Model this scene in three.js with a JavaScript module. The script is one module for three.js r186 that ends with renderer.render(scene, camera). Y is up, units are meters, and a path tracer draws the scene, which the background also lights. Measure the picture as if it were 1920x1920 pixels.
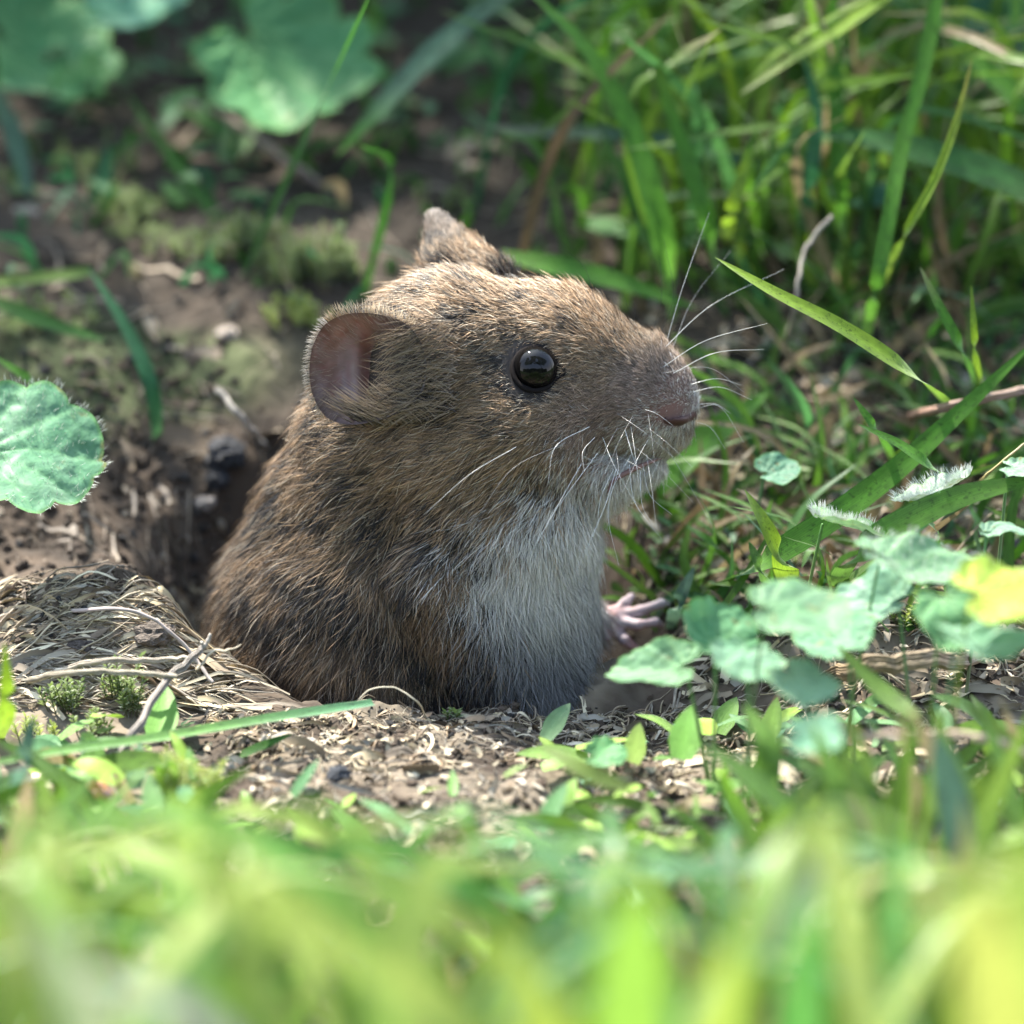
import * as THREE from 'three';

// ------------------------------------------------------------------ camera, sky, sun, exposure
const MM = 0.001, DIST = 900, PITCH = 24 * Math.PI / 180, S = 75 / 1920;       // internal lengths are millimetres; S = mm per photo pixel at the focal plane
const scene = new THREE.Scene();
const RIGHT = new THREE.Vector3(1, 0, 0), UP = new THREE.Vector3(0, Math.cos(PITCH), -Math.sin(PITCH)), BACK = new THREE.Vector3(0, Math.sin(PITCH), Math.cos(PITCH));
const CENTRE = new THREE.Vector3(0, 10.4, 0), EYE = CENTRE.clone().addScaledVector(BACK, DIST);
const camera = new THREE.PerspectiveCamera(2 * Math.atan(37.5 / DIST) * 180 / Math.PI, 1, 0.05, 400);
camera.position.copy(EYE).multiplyScalar(MM);
camera.lookAt(CENTRE.clone().multiplyScalar(MM));
camera.focus = (DIST - 4) * MM;
camera.userData.fStop = 20;
scene.add(camera);

const SUN = new THREE.Vector3(-0.30, 0.80, -0.52).normalize();
{
  const W = 512, H = 256, data = new Float32Array(W * H * 4);                  // clear summer sky, a little haze round the sun
  for (let r = 0; r < H; r++) for (let c = 0; c < W; c++) {
    const up = ((r + 0.5) / H - 0.5) * Math.PI, az = ((c + 0.5) / W - 0.5) * 2 * Math.PI;
    const x = Math.cos(az) * Math.cos(up), y = Math.sin(up), z = Math.sin(az) * Math.cos(up);
    const cs = x * SUN.x + y * SUN.y + z * SUN.z, h = Math.pow(1 - Math.max(0, y), 3), glow = Math.pow(Math.max(0, cs), 10) * 1.0;
    const k = (r * W + c) * 4, f = y < 0 ? 0.45 : 1.15;
    data[k] = (0.27 + 0.51 * h + glow) * f; data[k + 1] = (0.38 + 0.40 * h + glow) * f; data[k + 2] = (0.61 + 0.16 * h + glow * 0.9) * f; data[k + 3] = 1;
  }
  const sky = new THREE.DataTexture(data, W, H, THREE.RGBAFormat, THREE.FloatType);
  sky.mapping = THREE.EquirectangularReflectionMapping; sky.magFilter = THREE.LinearFilter; sky.needsUpdate = true;
  scene.background = sky; scene.environment = sky;
}
const sun = new THREE.DirectionalLight(new THREE.Color(1, 0.94, 0.82), 4.6);
sun.position.copy(SUN); sun.target.position.set(0, 0, 0); sun.castShadow = true; sun.shadow.radius = 2.5;
sun.shadow.mapSize.set(2048, 2048);
Object.assign(sun.shadow.camera, { left: -0.4, right: 0.4, top: 0.4, bottom: -0.4, near: 0.1, far: 3 });
scene.add(sun, sun.target);
const renderer = new THREE.WebGLRenderer({ antialias: true });
renderer.setSize(1024, 1024);
renderer.toneMapping = THREE.LinearToneMapping;
renderer.toneMappingExposure = 4.3;
renderer.shadowMap.enabled = true;

// ------------------------------------------------------------------ helpers
function rng(seed) { let a = seed >>> 0; return () => { a = (a + 0x6D2B79F5) | 0; let t = Math.imul(a ^ (a >>> 15), 1 | a); t = (t + Math.imul(t ^ (t >>> 7), 61 | t)) ^ t; return ((t ^ (t >>> 14)) >>> 0) / 4294967296; }; }
const hash = (x, y, z) => { let h = Math.imul(x, 374761393) ^ Math.imul(y, 668265263) ^ Math.imul(z, 2147483647 ^ 0x5bd1e995); h = Math.imul(h ^ (h >>> 13), 1274126177); return ((h ^ (h >>> 16)) >>> 0) / 4294967296; };
function noise(x, y, z = 0) {                                                   // value noise, 0..1
  const ix = Math.floor(x), iy = Math.floor(y), iz = Math.floor(z), q = (t) => t * t * (3 - 2 * t), fx = q(x - ix), fy = q(y - iy), fz = q(z - iz), L = (a, b, t) => a + (b - a) * t;
  return L(L(L(hash(ix, iy, iz), hash(ix + 1, iy, iz), fx), L(hash(ix, iy + 1, iz), hash(ix + 1, iy + 1, iz), fx), fy),
    L(L(hash(ix, iy, iz + 1), hash(ix + 1, iy, iz + 1), fx), L(hash(ix, iy + 1, iz + 1), hash(ix + 1, iy + 1, iz + 1), fx), fy), fz);
}
const fbm = (x, y, z = 0, n = 4) => { let s = 0, a = 0.5; for (let i = 0; i < n; i++, a *= 0.5, x *= 2.03, y *= 2.03, z *= 2.03) s += a * noise(x, y, z); return s; };
const clamp = (x, a = 0, b = 1) => Math.min(b, Math.max(a, x)), mix = (a, b, t) => a + (b - a) * t;
const smooth = (a, b, x) => { const t = clamp((x - a) / (b - a)); return t * t * (3 - 2 * t); };
const V = (x, y, z) => new THREE.Vector3(x, y, z);
function at(px, py, w = 0) {                                                    // photo pixel and distance w (mm) in front of the focal plane -> point in mm
  const k = S * (DIST - w) / DIST;
  return CENTRE.clone().addScaledVector(RIGHT, (px - 960) * k).addScaledVector(UP, (960 - py) * k).addScaledVector(BACK, w);
}
function toPx(p) {
  const d = p.clone().sub(CENTRE), w = d.dot(BACK), k = S * (DIST - w) / DIST;
  return [960 + d.dot(RIGHT) / k, 960 - d.dot(UP) / k, w];
}
const dir = (u, v, w) => V(0, 0, 0).addScaledVector(RIGHT, u).addScaledVector(UP, v).addScaledVector(BACK, w).normalize();
const mixc = (a, b, t) => [mix(a[0], b[0], t), mix(a[1], b[1], t), mix(a[2], b[2], t)];
const numbers = {};
function numbered(name) { const n = numbers[name] = (numbers[name] ?? -1) + 1; return n ? name + '_' + String(n).padStart(3, '0') : name; }
function tag(o, label, category, group, kind) { Object.assign(o.userData, label ? { label } : {}, category ? { category } : {}, group ? { group } : {}, kind ? { kind } : {}); return o; }
function thing(name, base, label, category, group) {                            // a Group at the thing's base; its children are its parts
  const o = new THREE.Group(); o.name = numbered(name); o.position.copy(base).multiplyScalar(MM); o.userData.base = undefined; delete o.userData.base;
  scene.add(o); o.origin = base.clone();
  return tag(o, label, category, group);
}
class Build {                                                                   // collects triangles in world millimetres
  constructor() { this.p = []; this.n = []; this.c = []; this.u = []; this.i = []; this.given = false; }
  get count() { return this.p.length / 3; }
  v(p, c, u = 0, t = 0, n) { this.p.push(p.x, p.y, p.z); this.c.push(c[0], c[1], c[2]); this.u.push(u, t); if (n) { this.n.push(n.x, n.y, n.z); this.given = true; } return this.count - 1; }
  tri(a, b, c) { this.i.push(a, b, c); }
  quad(a, b, c, d) { this.i.push(a, b, c, a, c, d); }
  geometry(origin) {
    const g = new THREE.BufferGeometry(), p = new Float32Array(this.p.length);
    for (let k = 0; k < p.length; k += 3) { p[k] = (this.p[k] - origin.x) * MM; p[k + 1] = (this.p[k + 1] - origin.y) * MM; p[k + 2] = (this.p[k + 2] - origin.z) * MM; }
    g.setAttribute('position', new THREE.BufferAttribute(p, 3));
    g.setAttribute('color', new THREE.BufferAttribute(new Float32Array(this.c), 3));
    g.setAttribute('uv', new THREE.BufferAttribute(new Float32Array(this.u), 2));
    g.setIndex(new THREE.BufferAttribute(new Uint32Array(this.i), 1));
    if (this.given) g.setAttribute('normal', new THREE.BufferAttribute(new Float32Array(this.n), 3)); else g.computeVertexNormals();
    return g;
  }
  build(name, m, parent) {
    const top = !parent, origin = top ? V(0, 0, 0) : parent.origin ?? V(0, 0, 0);
    const o = new THREE.Mesh(this.geometry(origin), m); o.name = top ? numbered(name) : name; o.castShadow = o.receiveShadow = true; o.origin = origin;
    (parent ?? scene).add(o);
    return o;
  }
}
const curve = (pts) => new THREE.CatmullRomCurve3(pts, false, 'centripetal');
function tube(B, pts, r0, r1, col0, col1, sides = 5, seg = 10, wobble = 0, seed = 1) {
  const cv = pts.length > 2 ? curve(pts) : new THREE.LineCurve3(pts[0], pts[1]);
  let prev = V(0.3, 1, 0.2).normalize(); const start = B.count;
  for (let s = 0; s <= seg; s++) {
    const t = s / seg, p = cv.getPoint(t), T = cv.getTangent(t), a = prev.clone().addScaledVector(T, -prev.dot(T)).normalize(), b = T.clone().cross(a); prev = a;
    const r = (typeof r0 === 'function' ? r0(t) : mix(r0, r1, t)) * (1 + wobble * (hash(s, seed, 3) - 0.5)), c = mixc(col0, col1, t), k = 1 + wobble * (hash(s, seed, 9) - 0.5);
    for (let j = 0; j < sides; j++) { const f = j / sides * Math.PI * 2; B.v(p.clone().addScaledVector(a, Math.cos(f) * r).addScaledVector(b, Math.sin(f) * r), [c[0] * k, c[1] * k, c[2] * k], j / sides, t * 8); }
  }
  for (let s = 0; s < seg; s++) for (let j = 0; j < sides; j++) { const a = start + s * sides + j, b = start + s * sides + (j + 1) % sides; B.quad(a, b, b + sides, a + sides); }
  for (let j = 1; j < sides - 1; j++) { B.tri(start, start + j + 1, start + j); const e = start + seg * sides; B.tri(e, e + j, e + j + 1); }
}
// a grass blade: pts from base to tip, a V-folded ribbon with a midrib
function blade(B, pts, width, o = {}) {
  const cv = pts.length > 2 ? curve(pts) : new THREE.LineCurve3(pts[0], pts[1]), seg = o.seg ?? 14, face = o.face ?? dir(0.1, 0.55, 0.8), fold = o.fold ?? 0.22, len = cv.getLength();
  const c0 = o.base ?? o.col, c1 = o.col, c2 = o.tip ?? o.col, start = B.count, cols = o.cols ?? 4;
  for (let s = 0; s <= seg; s++) {
    const t = s / seg, p = cv.getPoint(t), T = cv.getTangent(t);
    const f = face.clone().applyAxisAngle(T, (o.roll ?? 0) + (o.twist ?? 0) * t), side = T.clone().cross(f).normalize(), nrm = side.clone().cross(T).normalize();
    const taper = o.blunt ? 1 - 0.25 * smooth(0.9, 1, t) : Math.pow(clamp(1 - Math.pow(t, o.point ?? 3)), 0.8);
    const w = width * (0.62 + 0.38 * smooth(0, 0.35, t)) * taper * 0.5 + 0.01, c = t < 0.3 ? mixc(c0, c1, t / 0.3) : mixc(c1, c2, smooth(0.55, 1, t));
    for (let j = 0; j <= cols; j++) {
      const x = j / cols * 2 - 1, dv = (1 - Math.abs(x)) * fold * w * -1 + 0.05 * w * Math.cos(x * 9), k = 1 + (Math.abs(x) < 0.1 ? 0.16 : 0);
      B.v(p.clone().addScaledVector(side, x * w).addScaledVector(nrm, dv), [c[0] * k, c[1] * k, c[2] * k], (x + 1) * 0.5, t * len / 12);
    }
  }
  for (let s = 0; s < seg; s++) for (let j = 0; j < cols; j++) { const a = start + s * (cols + 1) + j; B.quad(a, a + 1, a + cols + 2, a + cols + 1); }
}
// interpolates controls [x, y, values...] by inverse distance
function idw(list, x, y, out) {
  const n = list[0].length - 2; let W = 0; out.fill(0);
  for (const c of list) { const d2 = (c[0] - x) ** 2 + (c[1] - y) ** 2 + 200, w = 1 / (d2 * Math.sqrt(d2)); W += w; for (let k = 0; k < n; k++) out[k] += c[k + 2] * w; }
  for (let k = 0; k < n; k++) out[k] /= W;
  return out;
}

// ------------------------------------------------------------------ materials
function dataTexture(w, h, fn, color) {
  const d = new Uint8Array(w * h * 4);
  for (let y = 0; y < h; y++) for (let x = 0; x < w; x++) { const c = fn(x / w, y / h), k = (y * w + x) * 4; d[k] = clamp(c[0]) * 255; d[k + 1] = clamp(c[1]) * 255; d[k + 2] = clamp(c[2]) * 255; d[k + 3] = 255; }
  const t = new THREE.DataTexture(d, w, h); t.wrapS = t.wrapT = THREE.RepeatWrapping; t.magFilter = THREE.LinearFilter; if (color) t.colorSpace = THREE.SRGBColorSpace; t.needsUpdate = true; return t;
}
const vein = dataTexture(64, 256, (u, v) => { const s = 0.84 + 0.035 * Math.cos(u * Math.PI * 2 * 13) + 0.22 * (fbm(u * 26, v * 3, 2) - 0.5) + 0.26 * (fbm(u * 5, v * 9, 7) - 0.5) - (fbm(u * 9, v * 40, 3) > 0.66 ? 0.18 : 0); return [s, s, s * 0.97]; }, true);
const veinBump = dataTexture(64, 256, (u, v) => { const s = 0.5 + 0.12 * Math.cos(u * Math.PI * 2 * 13) + 0.4 * (fbm(u * 24, v * 5, 4) - 0.5); return [s, s, s]; });
const grain = dataTexture(256, 256, (u, v) => { const w = (a) => Math.abs(((a % 1) + 1) % 1 - 0.5) * 2; const s = fbm(w(u) * 22, w(v) * 22, 1, 5) * 0.75 + 0.4 * hash(Math.floor(u * 256), Math.floor(v * 256), 5) * 0.4; return [s, s, s]; });
const M = {
  grass: new THREE.MeshPhysicalMaterial({ name: 'grass_blade', vertexColors: true, map: vein, bumpMap: veinBump, bumpScale: 0.00004, roughness: 0.9, clearcoat: 0.25, clearcoatRoughness: 0.3, specularIntensity: 0.3, transmission: 0.55, thickness: 0, side: THREE.DoubleSide }),
  leaf: new THREE.MeshPhysicalMaterial({ name: 'leaf', vertexColors: true, bumpMap: grain, bumpScale: 0.00012, roughness: 0.88, clearcoat: 0.15, clearcoatRoughness: 0.4, specularIntensity: 0.35, transmission: 0.35, thickness: 0, side: THREE.DoubleSide }),
  moss: new THREE.MeshPhysicalMaterial({ name: 'moss', vertexColors: true, roughness: 0.92, transmission: 0.5, thickness: 0, side: THREE.DoubleSide }),
  straw: new THREE.MeshStandardMaterial({ name: 'straw', vertexColors: true, roughness: 0.65 }),
  soil: new THREE.MeshStandardMaterial({ name: 'soil', vertexColors: true, bumpMap: grain, bumpScale: 0.0003, roughness: 0.95 }),
  fur: new THREE.MeshPhysicalMaterial({ name: 'fur', vertexColors: true, roughness: 0.6, specularIntensity: 0.7, transmission: 0.16, thickness: 0, side: THREE.DoubleSide }),
  skin: new THREE.MeshPhysicalMaterial({ name: 'skin', vertexColors: true, roughness: 0.7, specularIntensity: 0.5 }),
  ear: new THREE.MeshPhysicalMaterial({ name: 'ear_skin', vertexColors: true, roughness: 0.8, clearcoat: 0.3, clearcoatRoughness: 0.45, transmission: 0.45, thickness: 0, bumpMap: grain, bumpScale: 0.00004 }),
  eye: new THREE.MeshPhysicalMaterial({ name: 'eye', color: new THREE.Color(0.004, 0.0035, 0.0035), roughness: 0.03, ior: 1.3 }),
  wet: new THREE.MeshPhysicalMaterial({ name: 'nose_skin', vertexColors: true, roughness: 0.5, specularIntensity: 0.6 }),
  lid: new THREE.MeshPhysicalMaterial({ name: 'eyelid', vertexColors: true, roughness: 0.85, specularIntensity: 0.15 }),
  whisker: new THREE.MeshPhysicalMaterial({ name: 'whisker', vertexColors: true, roughness: 0.25, transmission: 0.3, thickness: 0 }),
  stone: new THREE.MeshStandardMaterial({ name: 'pebble', vertexColors: true, roughness: 0.8, bumpMap: grain, bumpScale: 0.0002 }),
  shell: new THREE.MeshPhysicalMaterial({ name: 'snail_shell', vertexColors: true, roughness: 0.2, clearcoat: 0.8, clearcoatRoughness: 0.1 }),
};

// ------------------------------------------------------------------ ground
function heightSmooth(x, z) {
  // level turf in front, a bank that rises behind, a raised lip to the left and right of the burrow mouth
  let y = 15 * smooth(4, -62, z) + 3.5 * smooth(-50, -120, z);
  y += 5.2 * Math.exp(-(((x + 31) / 11) ** 2) - ((z - 1) / 7) ** 2);
  y += 3.4 * Math.exp(-(((x - 27) / 13) ** 2) - ((z + 1) / 10) ** 2);
  const e = Math.hypot((x + 9) / 18.5, (z + 8.5) / 16.5);                          // burrow mouth
  const hole = smooth(1.12, 0.55, e);
  y = mix(y, -17, hole);
  const e2 = Math.hypot((x - 8) / 9, (z + 6) / 8);                                // trampled ledge where the far paw rests
  y -= 4.2 * smooth(1.2, 0.3, e2) * (1 - hole);
  y -= 3.0 * Math.exp(-(((x + 24) / 9) ** 2) - ((z + 18) / 9) ** 2);              // hollow behind the left lip
  y -= 2.1 * Math.exp(-(((x - 3) / 17) ** 2) - ((z - 10) / 9) ** 2);
  return y;
}
function height(x, z) {
  const far = Math.max(Math.abs(x), Math.abs(z));
  const n = 2.6 * (fbm(x / 14 + 9, z / 14, 3, 3) - 0.45) + 2.0 * (fbm(x / 3.2, z / 3.2, 8, 3) - 0.45) + 0.5 * (noise(x / 0.75, z / 0.75, 5) - 0.5);
  return heightSmooth(x, z) + n * (far < 200 ? 1 : 3) + (far > 300 ? (fbm(x / 4000, z / 4000, 1) - 0.5) * Math.min(900, (far - 300) * 0.05) : 0);
}
function hit(px, py, from = 70) {                                               // where the sight line through a photo pixel meets the ground
  let w0 = from, above = true;
  for (let w = from; w > -400; w -= 0.5) { const p = at(px, py, w); if (p.y < height(p.x, p.z)) { w0 = w; above = false; break; } }
  let a = w0 + 0.5, b = w0;
  for (let k = 0; k < 12; k++) { const m = (a + b) / 2, p = at(px, py, m); if (p.y < height(p.x, p.z)) b = m; else a = m; }
  const p = at(px, py, b); p.w = b; return p;
}
const onGround = (x, z, up = 0) => V(x, height(x, z) + up, z);
{
  const NX = 400, NZ = 500, B = new Build();
  const warp = (t, lo, hi) => { const c = (lo + hi) / 2, h = (hi - lo) / 2, a = Math.abs(t), s = Math.sign(t); return a < 0.86 ? c + h * t / 0.86 : c + s * (h + h * (a - 0.86) / 0.86 + Math.pow((a - 0.86) / 0.14, 6) * 60000); };
  for (let j = 0; j <= NZ; j++) for (let i = 0; i <= NX; i++) {
    const x = warp(i / NX * 2 - 1, -52, 52), z = warp(j / NZ * 2 - 1, -125, 75), y = height(x, z);
    const dry = smooth(-2, 8, z) * smooth(0.35, 0.6, fbm(x / 5, z / 5, 12)), n = fbm(x / 2.2, z / 2.2, 21, 3), big = fbm(x / 16, z / 16, 4, 2);
    let c = mixc([0.012, 0.008, 0.005], [0.065, 0.043, 0.027], clamp(n * 1.3));
    c = mixc(c, [0.22, 0.18, 0.13], dry * 0.6);
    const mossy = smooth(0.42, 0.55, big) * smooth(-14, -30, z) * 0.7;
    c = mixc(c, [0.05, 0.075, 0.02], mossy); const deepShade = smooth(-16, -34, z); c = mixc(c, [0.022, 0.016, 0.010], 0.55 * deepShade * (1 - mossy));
    const far = smooth(90, 160, Math.hypot(x, z)); c = mixc(c, [0.05, 0.085, 0.022], far);
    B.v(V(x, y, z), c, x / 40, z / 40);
  }
  for (let j = 0; j < NZ; j++) for (let i = 0; i < NX; i++) { const a = j * (NX + 1) + i; B.quad(a, a + NX + 1, a + NX + 2, a + 1); }
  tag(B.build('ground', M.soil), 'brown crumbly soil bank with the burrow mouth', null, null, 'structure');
}

// ------------------------------------------------------------------ the vole
// The animal is shaped in its own side view: a = along, b = down (in 1/25.6 mm, the unit of the photo grid), w = towards its left flank in mm.
const vole = thing('vole', at(720, 1330, -8), 'brown furry vole with white throat peering out of its burrow', 'vole');
const G = 1 / S;                                                                // grid units per mm
// [a, b, w(mm), radius, a2, b2, w2, radius2, flatten across]
const BONES = [
  [850, 690, -2, 178, 1040, 700, -2, 148, 1.08], [1040, 700, -2, 148, 1190, 744, -1.5, 104, 1.2], [1190, 744, -1.5, 104, 1216, 756, -1.5, 88, 1.35],
  [1214, 868, -1.5, 32, 1110, 896, -1.5, 66, 1.2], [960, 795, -1, 162, 900, 825, -2, 170, 1.02],
  [880, 840, -3, 178, 930, 1000, -3, 174, 1], [930, 1000, -3, 174, 916, 1150, -4, 174, 1], [918, 1150, -4, 180, 950, 1340, -4, 135, 1],
  [728, 830, -4, 158, 712, 985, -7, 200, 1], [712, 985, -7, 200, 706, 1160, -9, 284, 1], [706, 1160, -9, 284, 720, 1450, -10, 302, 1],
  [838, 505, -7, 46, 812, 412, -8, 11, 1.3], [915, 530, -6, 50, 828, 420, -8, 9, 1.25],
  [835, 1085, 0.3, 96, 985, 1310, 0.2, 66, 1], [1000, 1180, -2, 80, 1025, 1360, -0.5, 72, 1],
  [1030, 1130, -9, 50, 1105, 1160, -10, 24, 1],
];
function sdf(a, b, w) {
  let d = 1e9;
  for (let n = 0; n < BONES.length; n++) {
    const c = BONES[n], f = c[8], ax = (a - c[0]), ay = (b - c[1]), az = (w - c[2]) * G * f, bx = c[4] - c[0], by = c[5] - c[1], bz = (c[6] - c[2]) * G * f;
    const h = clamp((ax * bx + ay * by + az * bz) / (bx * bx + by * by + bz * bz + 1e-9)), e = (Math.hypot(ax - bx * h, ay - by * h, az - bz * h) - mix(c[3], c[7], h));
    const k = n === 11 || n === 12 ? 40 : n > 12 ? 30 : n === 3 ? 22 : 45, q = Math.max(k - Math.abs(d - e), 0) / k; d = Math.min(d, e) - q * q * k * 0.25;
  }
  const cut = (x, y, z, r, k) => { const e = r - Math.hypot(a - x, b - y, (w - z) * G), q = Math.max(k - Math.abs(e - d), 0) / k; d = Math.max(d, e) + q * q * k * 0.25; };
  cut(735, 700, 6.2, 88, 40);                                                    // hollow under the near ear
  cut(1003, 692, 6.2, 40, 8);                                                   // eye socket
  cut(1178, 868, 2.6, 20, 18);                                                   // mouth corner
  return d;
}
const toWorld = (a, b, w) => at(a, b, w);
function gradient(a, b, w) { const e = 2, g = [sdf(a + e, b, w) - sdf(a - e, b, w), sdf(a, b + e, w) - sdf(a, b - e, w), sdf(a, b, w + e * S) - sdf(a, b, w - e * S)], l = Math.hypot(...g) || 1; return g.map((x) => x / l); }
const nrmWorld = (g) => dir(g[0], -g[1], g[2]);
// surface nets over a box: returns vertices in animal units and quads
function nets(field, lo, hi, step) {
  const n = [0, 1, 2].map((k) => Math.ceil((hi[k] - lo[k]) / step[k]) + 1), f = new Float32Array(n[0] * n[1] * n[2]), id = new Int32Array(f.length).fill(-1), at3 = (i, j, k) => (k * n[1] + j) * n[0] + i;
  for (let k = 0; k < n[2]; k++) for (let j = 0; j < n[1]; j++) for (let i = 0; i < n[0]; i++) f[at3(i, j, k)] = field(lo[0] + i * step[0], lo[1] + j * step[1], lo[2] + k * step[2]);
  const verts = [], quads = [];
  for (let k = 0; k < n[2] - 1; k++) for (let j = 0; j < n[1] - 1; j++) for (let i = 0; i < n[0] - 1; i++) {
    let s = [0, 0, 0], m = 0; const val = (c) => f[at3(i + (c & 1), j + (c >> 1 & 1), k + (c >> 2))];
    for (let c = 0; c < 8; c++) for (let x = 1; x < 8; x <<= 1) if (!(c & x)) { const p = val(c), q = val(c | x); if ((p < 0) !== (q < 0)) { const t = p / (p - q); m++; s[0] += (c & 1) + (x === 1 ? t : 0); s[1] += (c >> 1 & 1) + (x === 2 ? t : 0); s[2] += (c >> 2) + (x === 4 ? t : 0); } }
    if (m) { id[at3(i, j, k)] = verts.length; verts.push([lo[0] + (i + s[0] / m) * step[0], lo[1] + (j + s[1] / m) * step[1], lo[2] + (k + s[2] / m) * step[2]]); }
  }
  for (let k = 1; k < n[2] - 1; k++) for (let j = 1; j < n[1] - 1; j++) for (let i = 1; i < n[0] - 1; i++) {
    const p = f[at3(i, j, k)] < 0, go = (q, a, b, c, d) => { if (p !== (q < 0)) quads.push(p ? [a, b, c, d] : [a, d, c, b]); };
    go(f[at3(i + 1, j, k)], id[at3(i, j - 1, k - 1)], id[at3(i, j, k - 1)], id[at3(i, j, k)], id[at3(i, j - 1, k)]);
    go(f[at3(i, j + 1, k)], id[at3(i - 1, j, k - 1)], id[at3(i - 1, j, k)], id[at3(i, j, k)], id[at3(i, j, k - 1)]);
    go(f[at3(i, j, k + 1)], id[at3(i - 1, j - 1, k)], id[at3(i, j - 1, k)], id[at3(i, j, k)], id[at3(i - 1, j, k)]);
  }
  return { verts, quads };
}
// coat maps, all in the animal's side view
const FLOW = [
  [1285, 700, -0.45, -0.6], [1240, 640, -0.55, -0.75], [1200, 760, -0.9, -0.15], [1230, 830, -0.6, 0.6], [1285, 825, 0.1, 0.9], [1100, 590, -0.9, -0.35], [1000, 530, -0.95, -0.28], [880, 500, -0.75, -0.55],
  [1100, 760, -1, 0.02], [1100, 850, -0.8, 0.55], [1180, 880, -0.3, 0.95], [1000, 620, -1, -0.08], [900, 640, -1, 0.08], [930, 760, -1, 0.2], [950, 850, -0.85, 0.5], [1020, 920, -0.5, 0.87], [800, 560, -0.95, -0.1],
  [820, 440, -0.2, -1], [720, 570, -1, -0.1], [820, 820, -0.95, 0.35], [700, 830, -1, 0.25], [800, 950, -0.75, 0.65], [900, 980, -0.55, 0.85], [560, 900, -0.9, 0.45], [480, 1000, -0.85, 0.5], [600, 1000, -0.75, 0.65],
  [400, 1150, -0.6, 0.8], [550, 1150, -0.45, 0.9], [700, 1100, -0.35, 0.93], [700, 1250, -0.1, 1], [850, 1100, -0.15, 1], [950, 1050, -0.05, 1], [1000, 1150, 0.12, 1], [1080, 1080, 0.35, 0.93], [1060, 1200, 0.4, 0.9],
  [1000, 1300, 0.15, 1], [1130, 1000, 0.35, 0.93], [1160, 920, 0.05, 1],
];
const LENGTH = [                                                                 // length (grid units), lift (0..1)
  [1290, 720, 12, 0.35], [1250, 780, 13, 0.35], [1200, 800, 20, 0.4], [1240, 650, 32, 0.6], [1150, 700, 30, 0.35], [1080, 800, 42, 0.3], [1180, 870, 44, 0.4], [1290, 830, 36, 0.55], [1050, 560, 52, 0.4], [940, 600, 56, 0.32],
  [1000, 740, 40, 0.25], [960, 650, 36, 0.25], [860, 500, 50, 0.4], [820, 430, 20, 0.45], [815, 400, 18, 0.6], [850, 720, 62, 0.3], [900, 850, 71, 0.32], [760, 560, 64, 0.36], [700, 850, 77, 0.36], [560, 900, 81, 0.36], [480, 1000, 85, 0.34], [400, 1150, 86, 0.34],
  [650, 1150, 88, 0.32], [850, 1050, 88, 0.36], [950, 1000, 85, 0.4], [1060, 950, 74, 0.42], [1000, 1150, 91, 0.4], [1060, 1250, 83, 0.44], [900, 1300, 90, 0.34], [1130, 900, 52, 0.45],
];
const BIB = [[1360, 650], [1318, 722], [1286, 782], [1240, 800], [1182, 828], [1115, 854], [1050, 890], [985, 950], [920, 1005], [888, 1035], [876, 1085], [892, 1150], [925, 1230], [955, 1320], [980, 1460]];
function bib(a, b) {                                                             // >0 inside the white throat and breast
  let best = 1e9, sign = 1;
  for (let k = 0; k < BIB.length - 1; k++) {
    const [x, y] = BIB[k], dx = BIB[k + 1][0] - x, dy = BIB[k + 1][1] - y, h = clamp(((a - x) * dx + (b - y) * dy) / (dx * dx + dy * dy)), ex = a - x - dx * h, ey = b - y - dy * h, d = ex * ex + ey * ey;
    if (d < best) { best = d; sign = dx * ey - dy * ex < 0 ? 1 : -1; }
  }
  return sign * Math.sqrt(best);
}
function skinColour(a, b) {
  const w = smooth(-30, 40, bib(a, b)), muzzle = smooth(130, 40, Math.hypot(a - 1225, (b - 790) * 0.9)), bare = smooth(60, 46, Math.hypot(a - 1003, b - 692));
  let c = mixc([0.055, 0.042, 0.034], [0.30, 0.28, 0.27], w);
  c = mixc(c, [0.17, 0.085, 0.07], muzzle * 0.85 * (1 - w));
  return mixc(c, [0.012, 0.009, 0.009], bare);
}
const body = nets(sdf, [330, 370, -22], [1340, 1480, 9], [9, 9, 0.36]);
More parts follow.
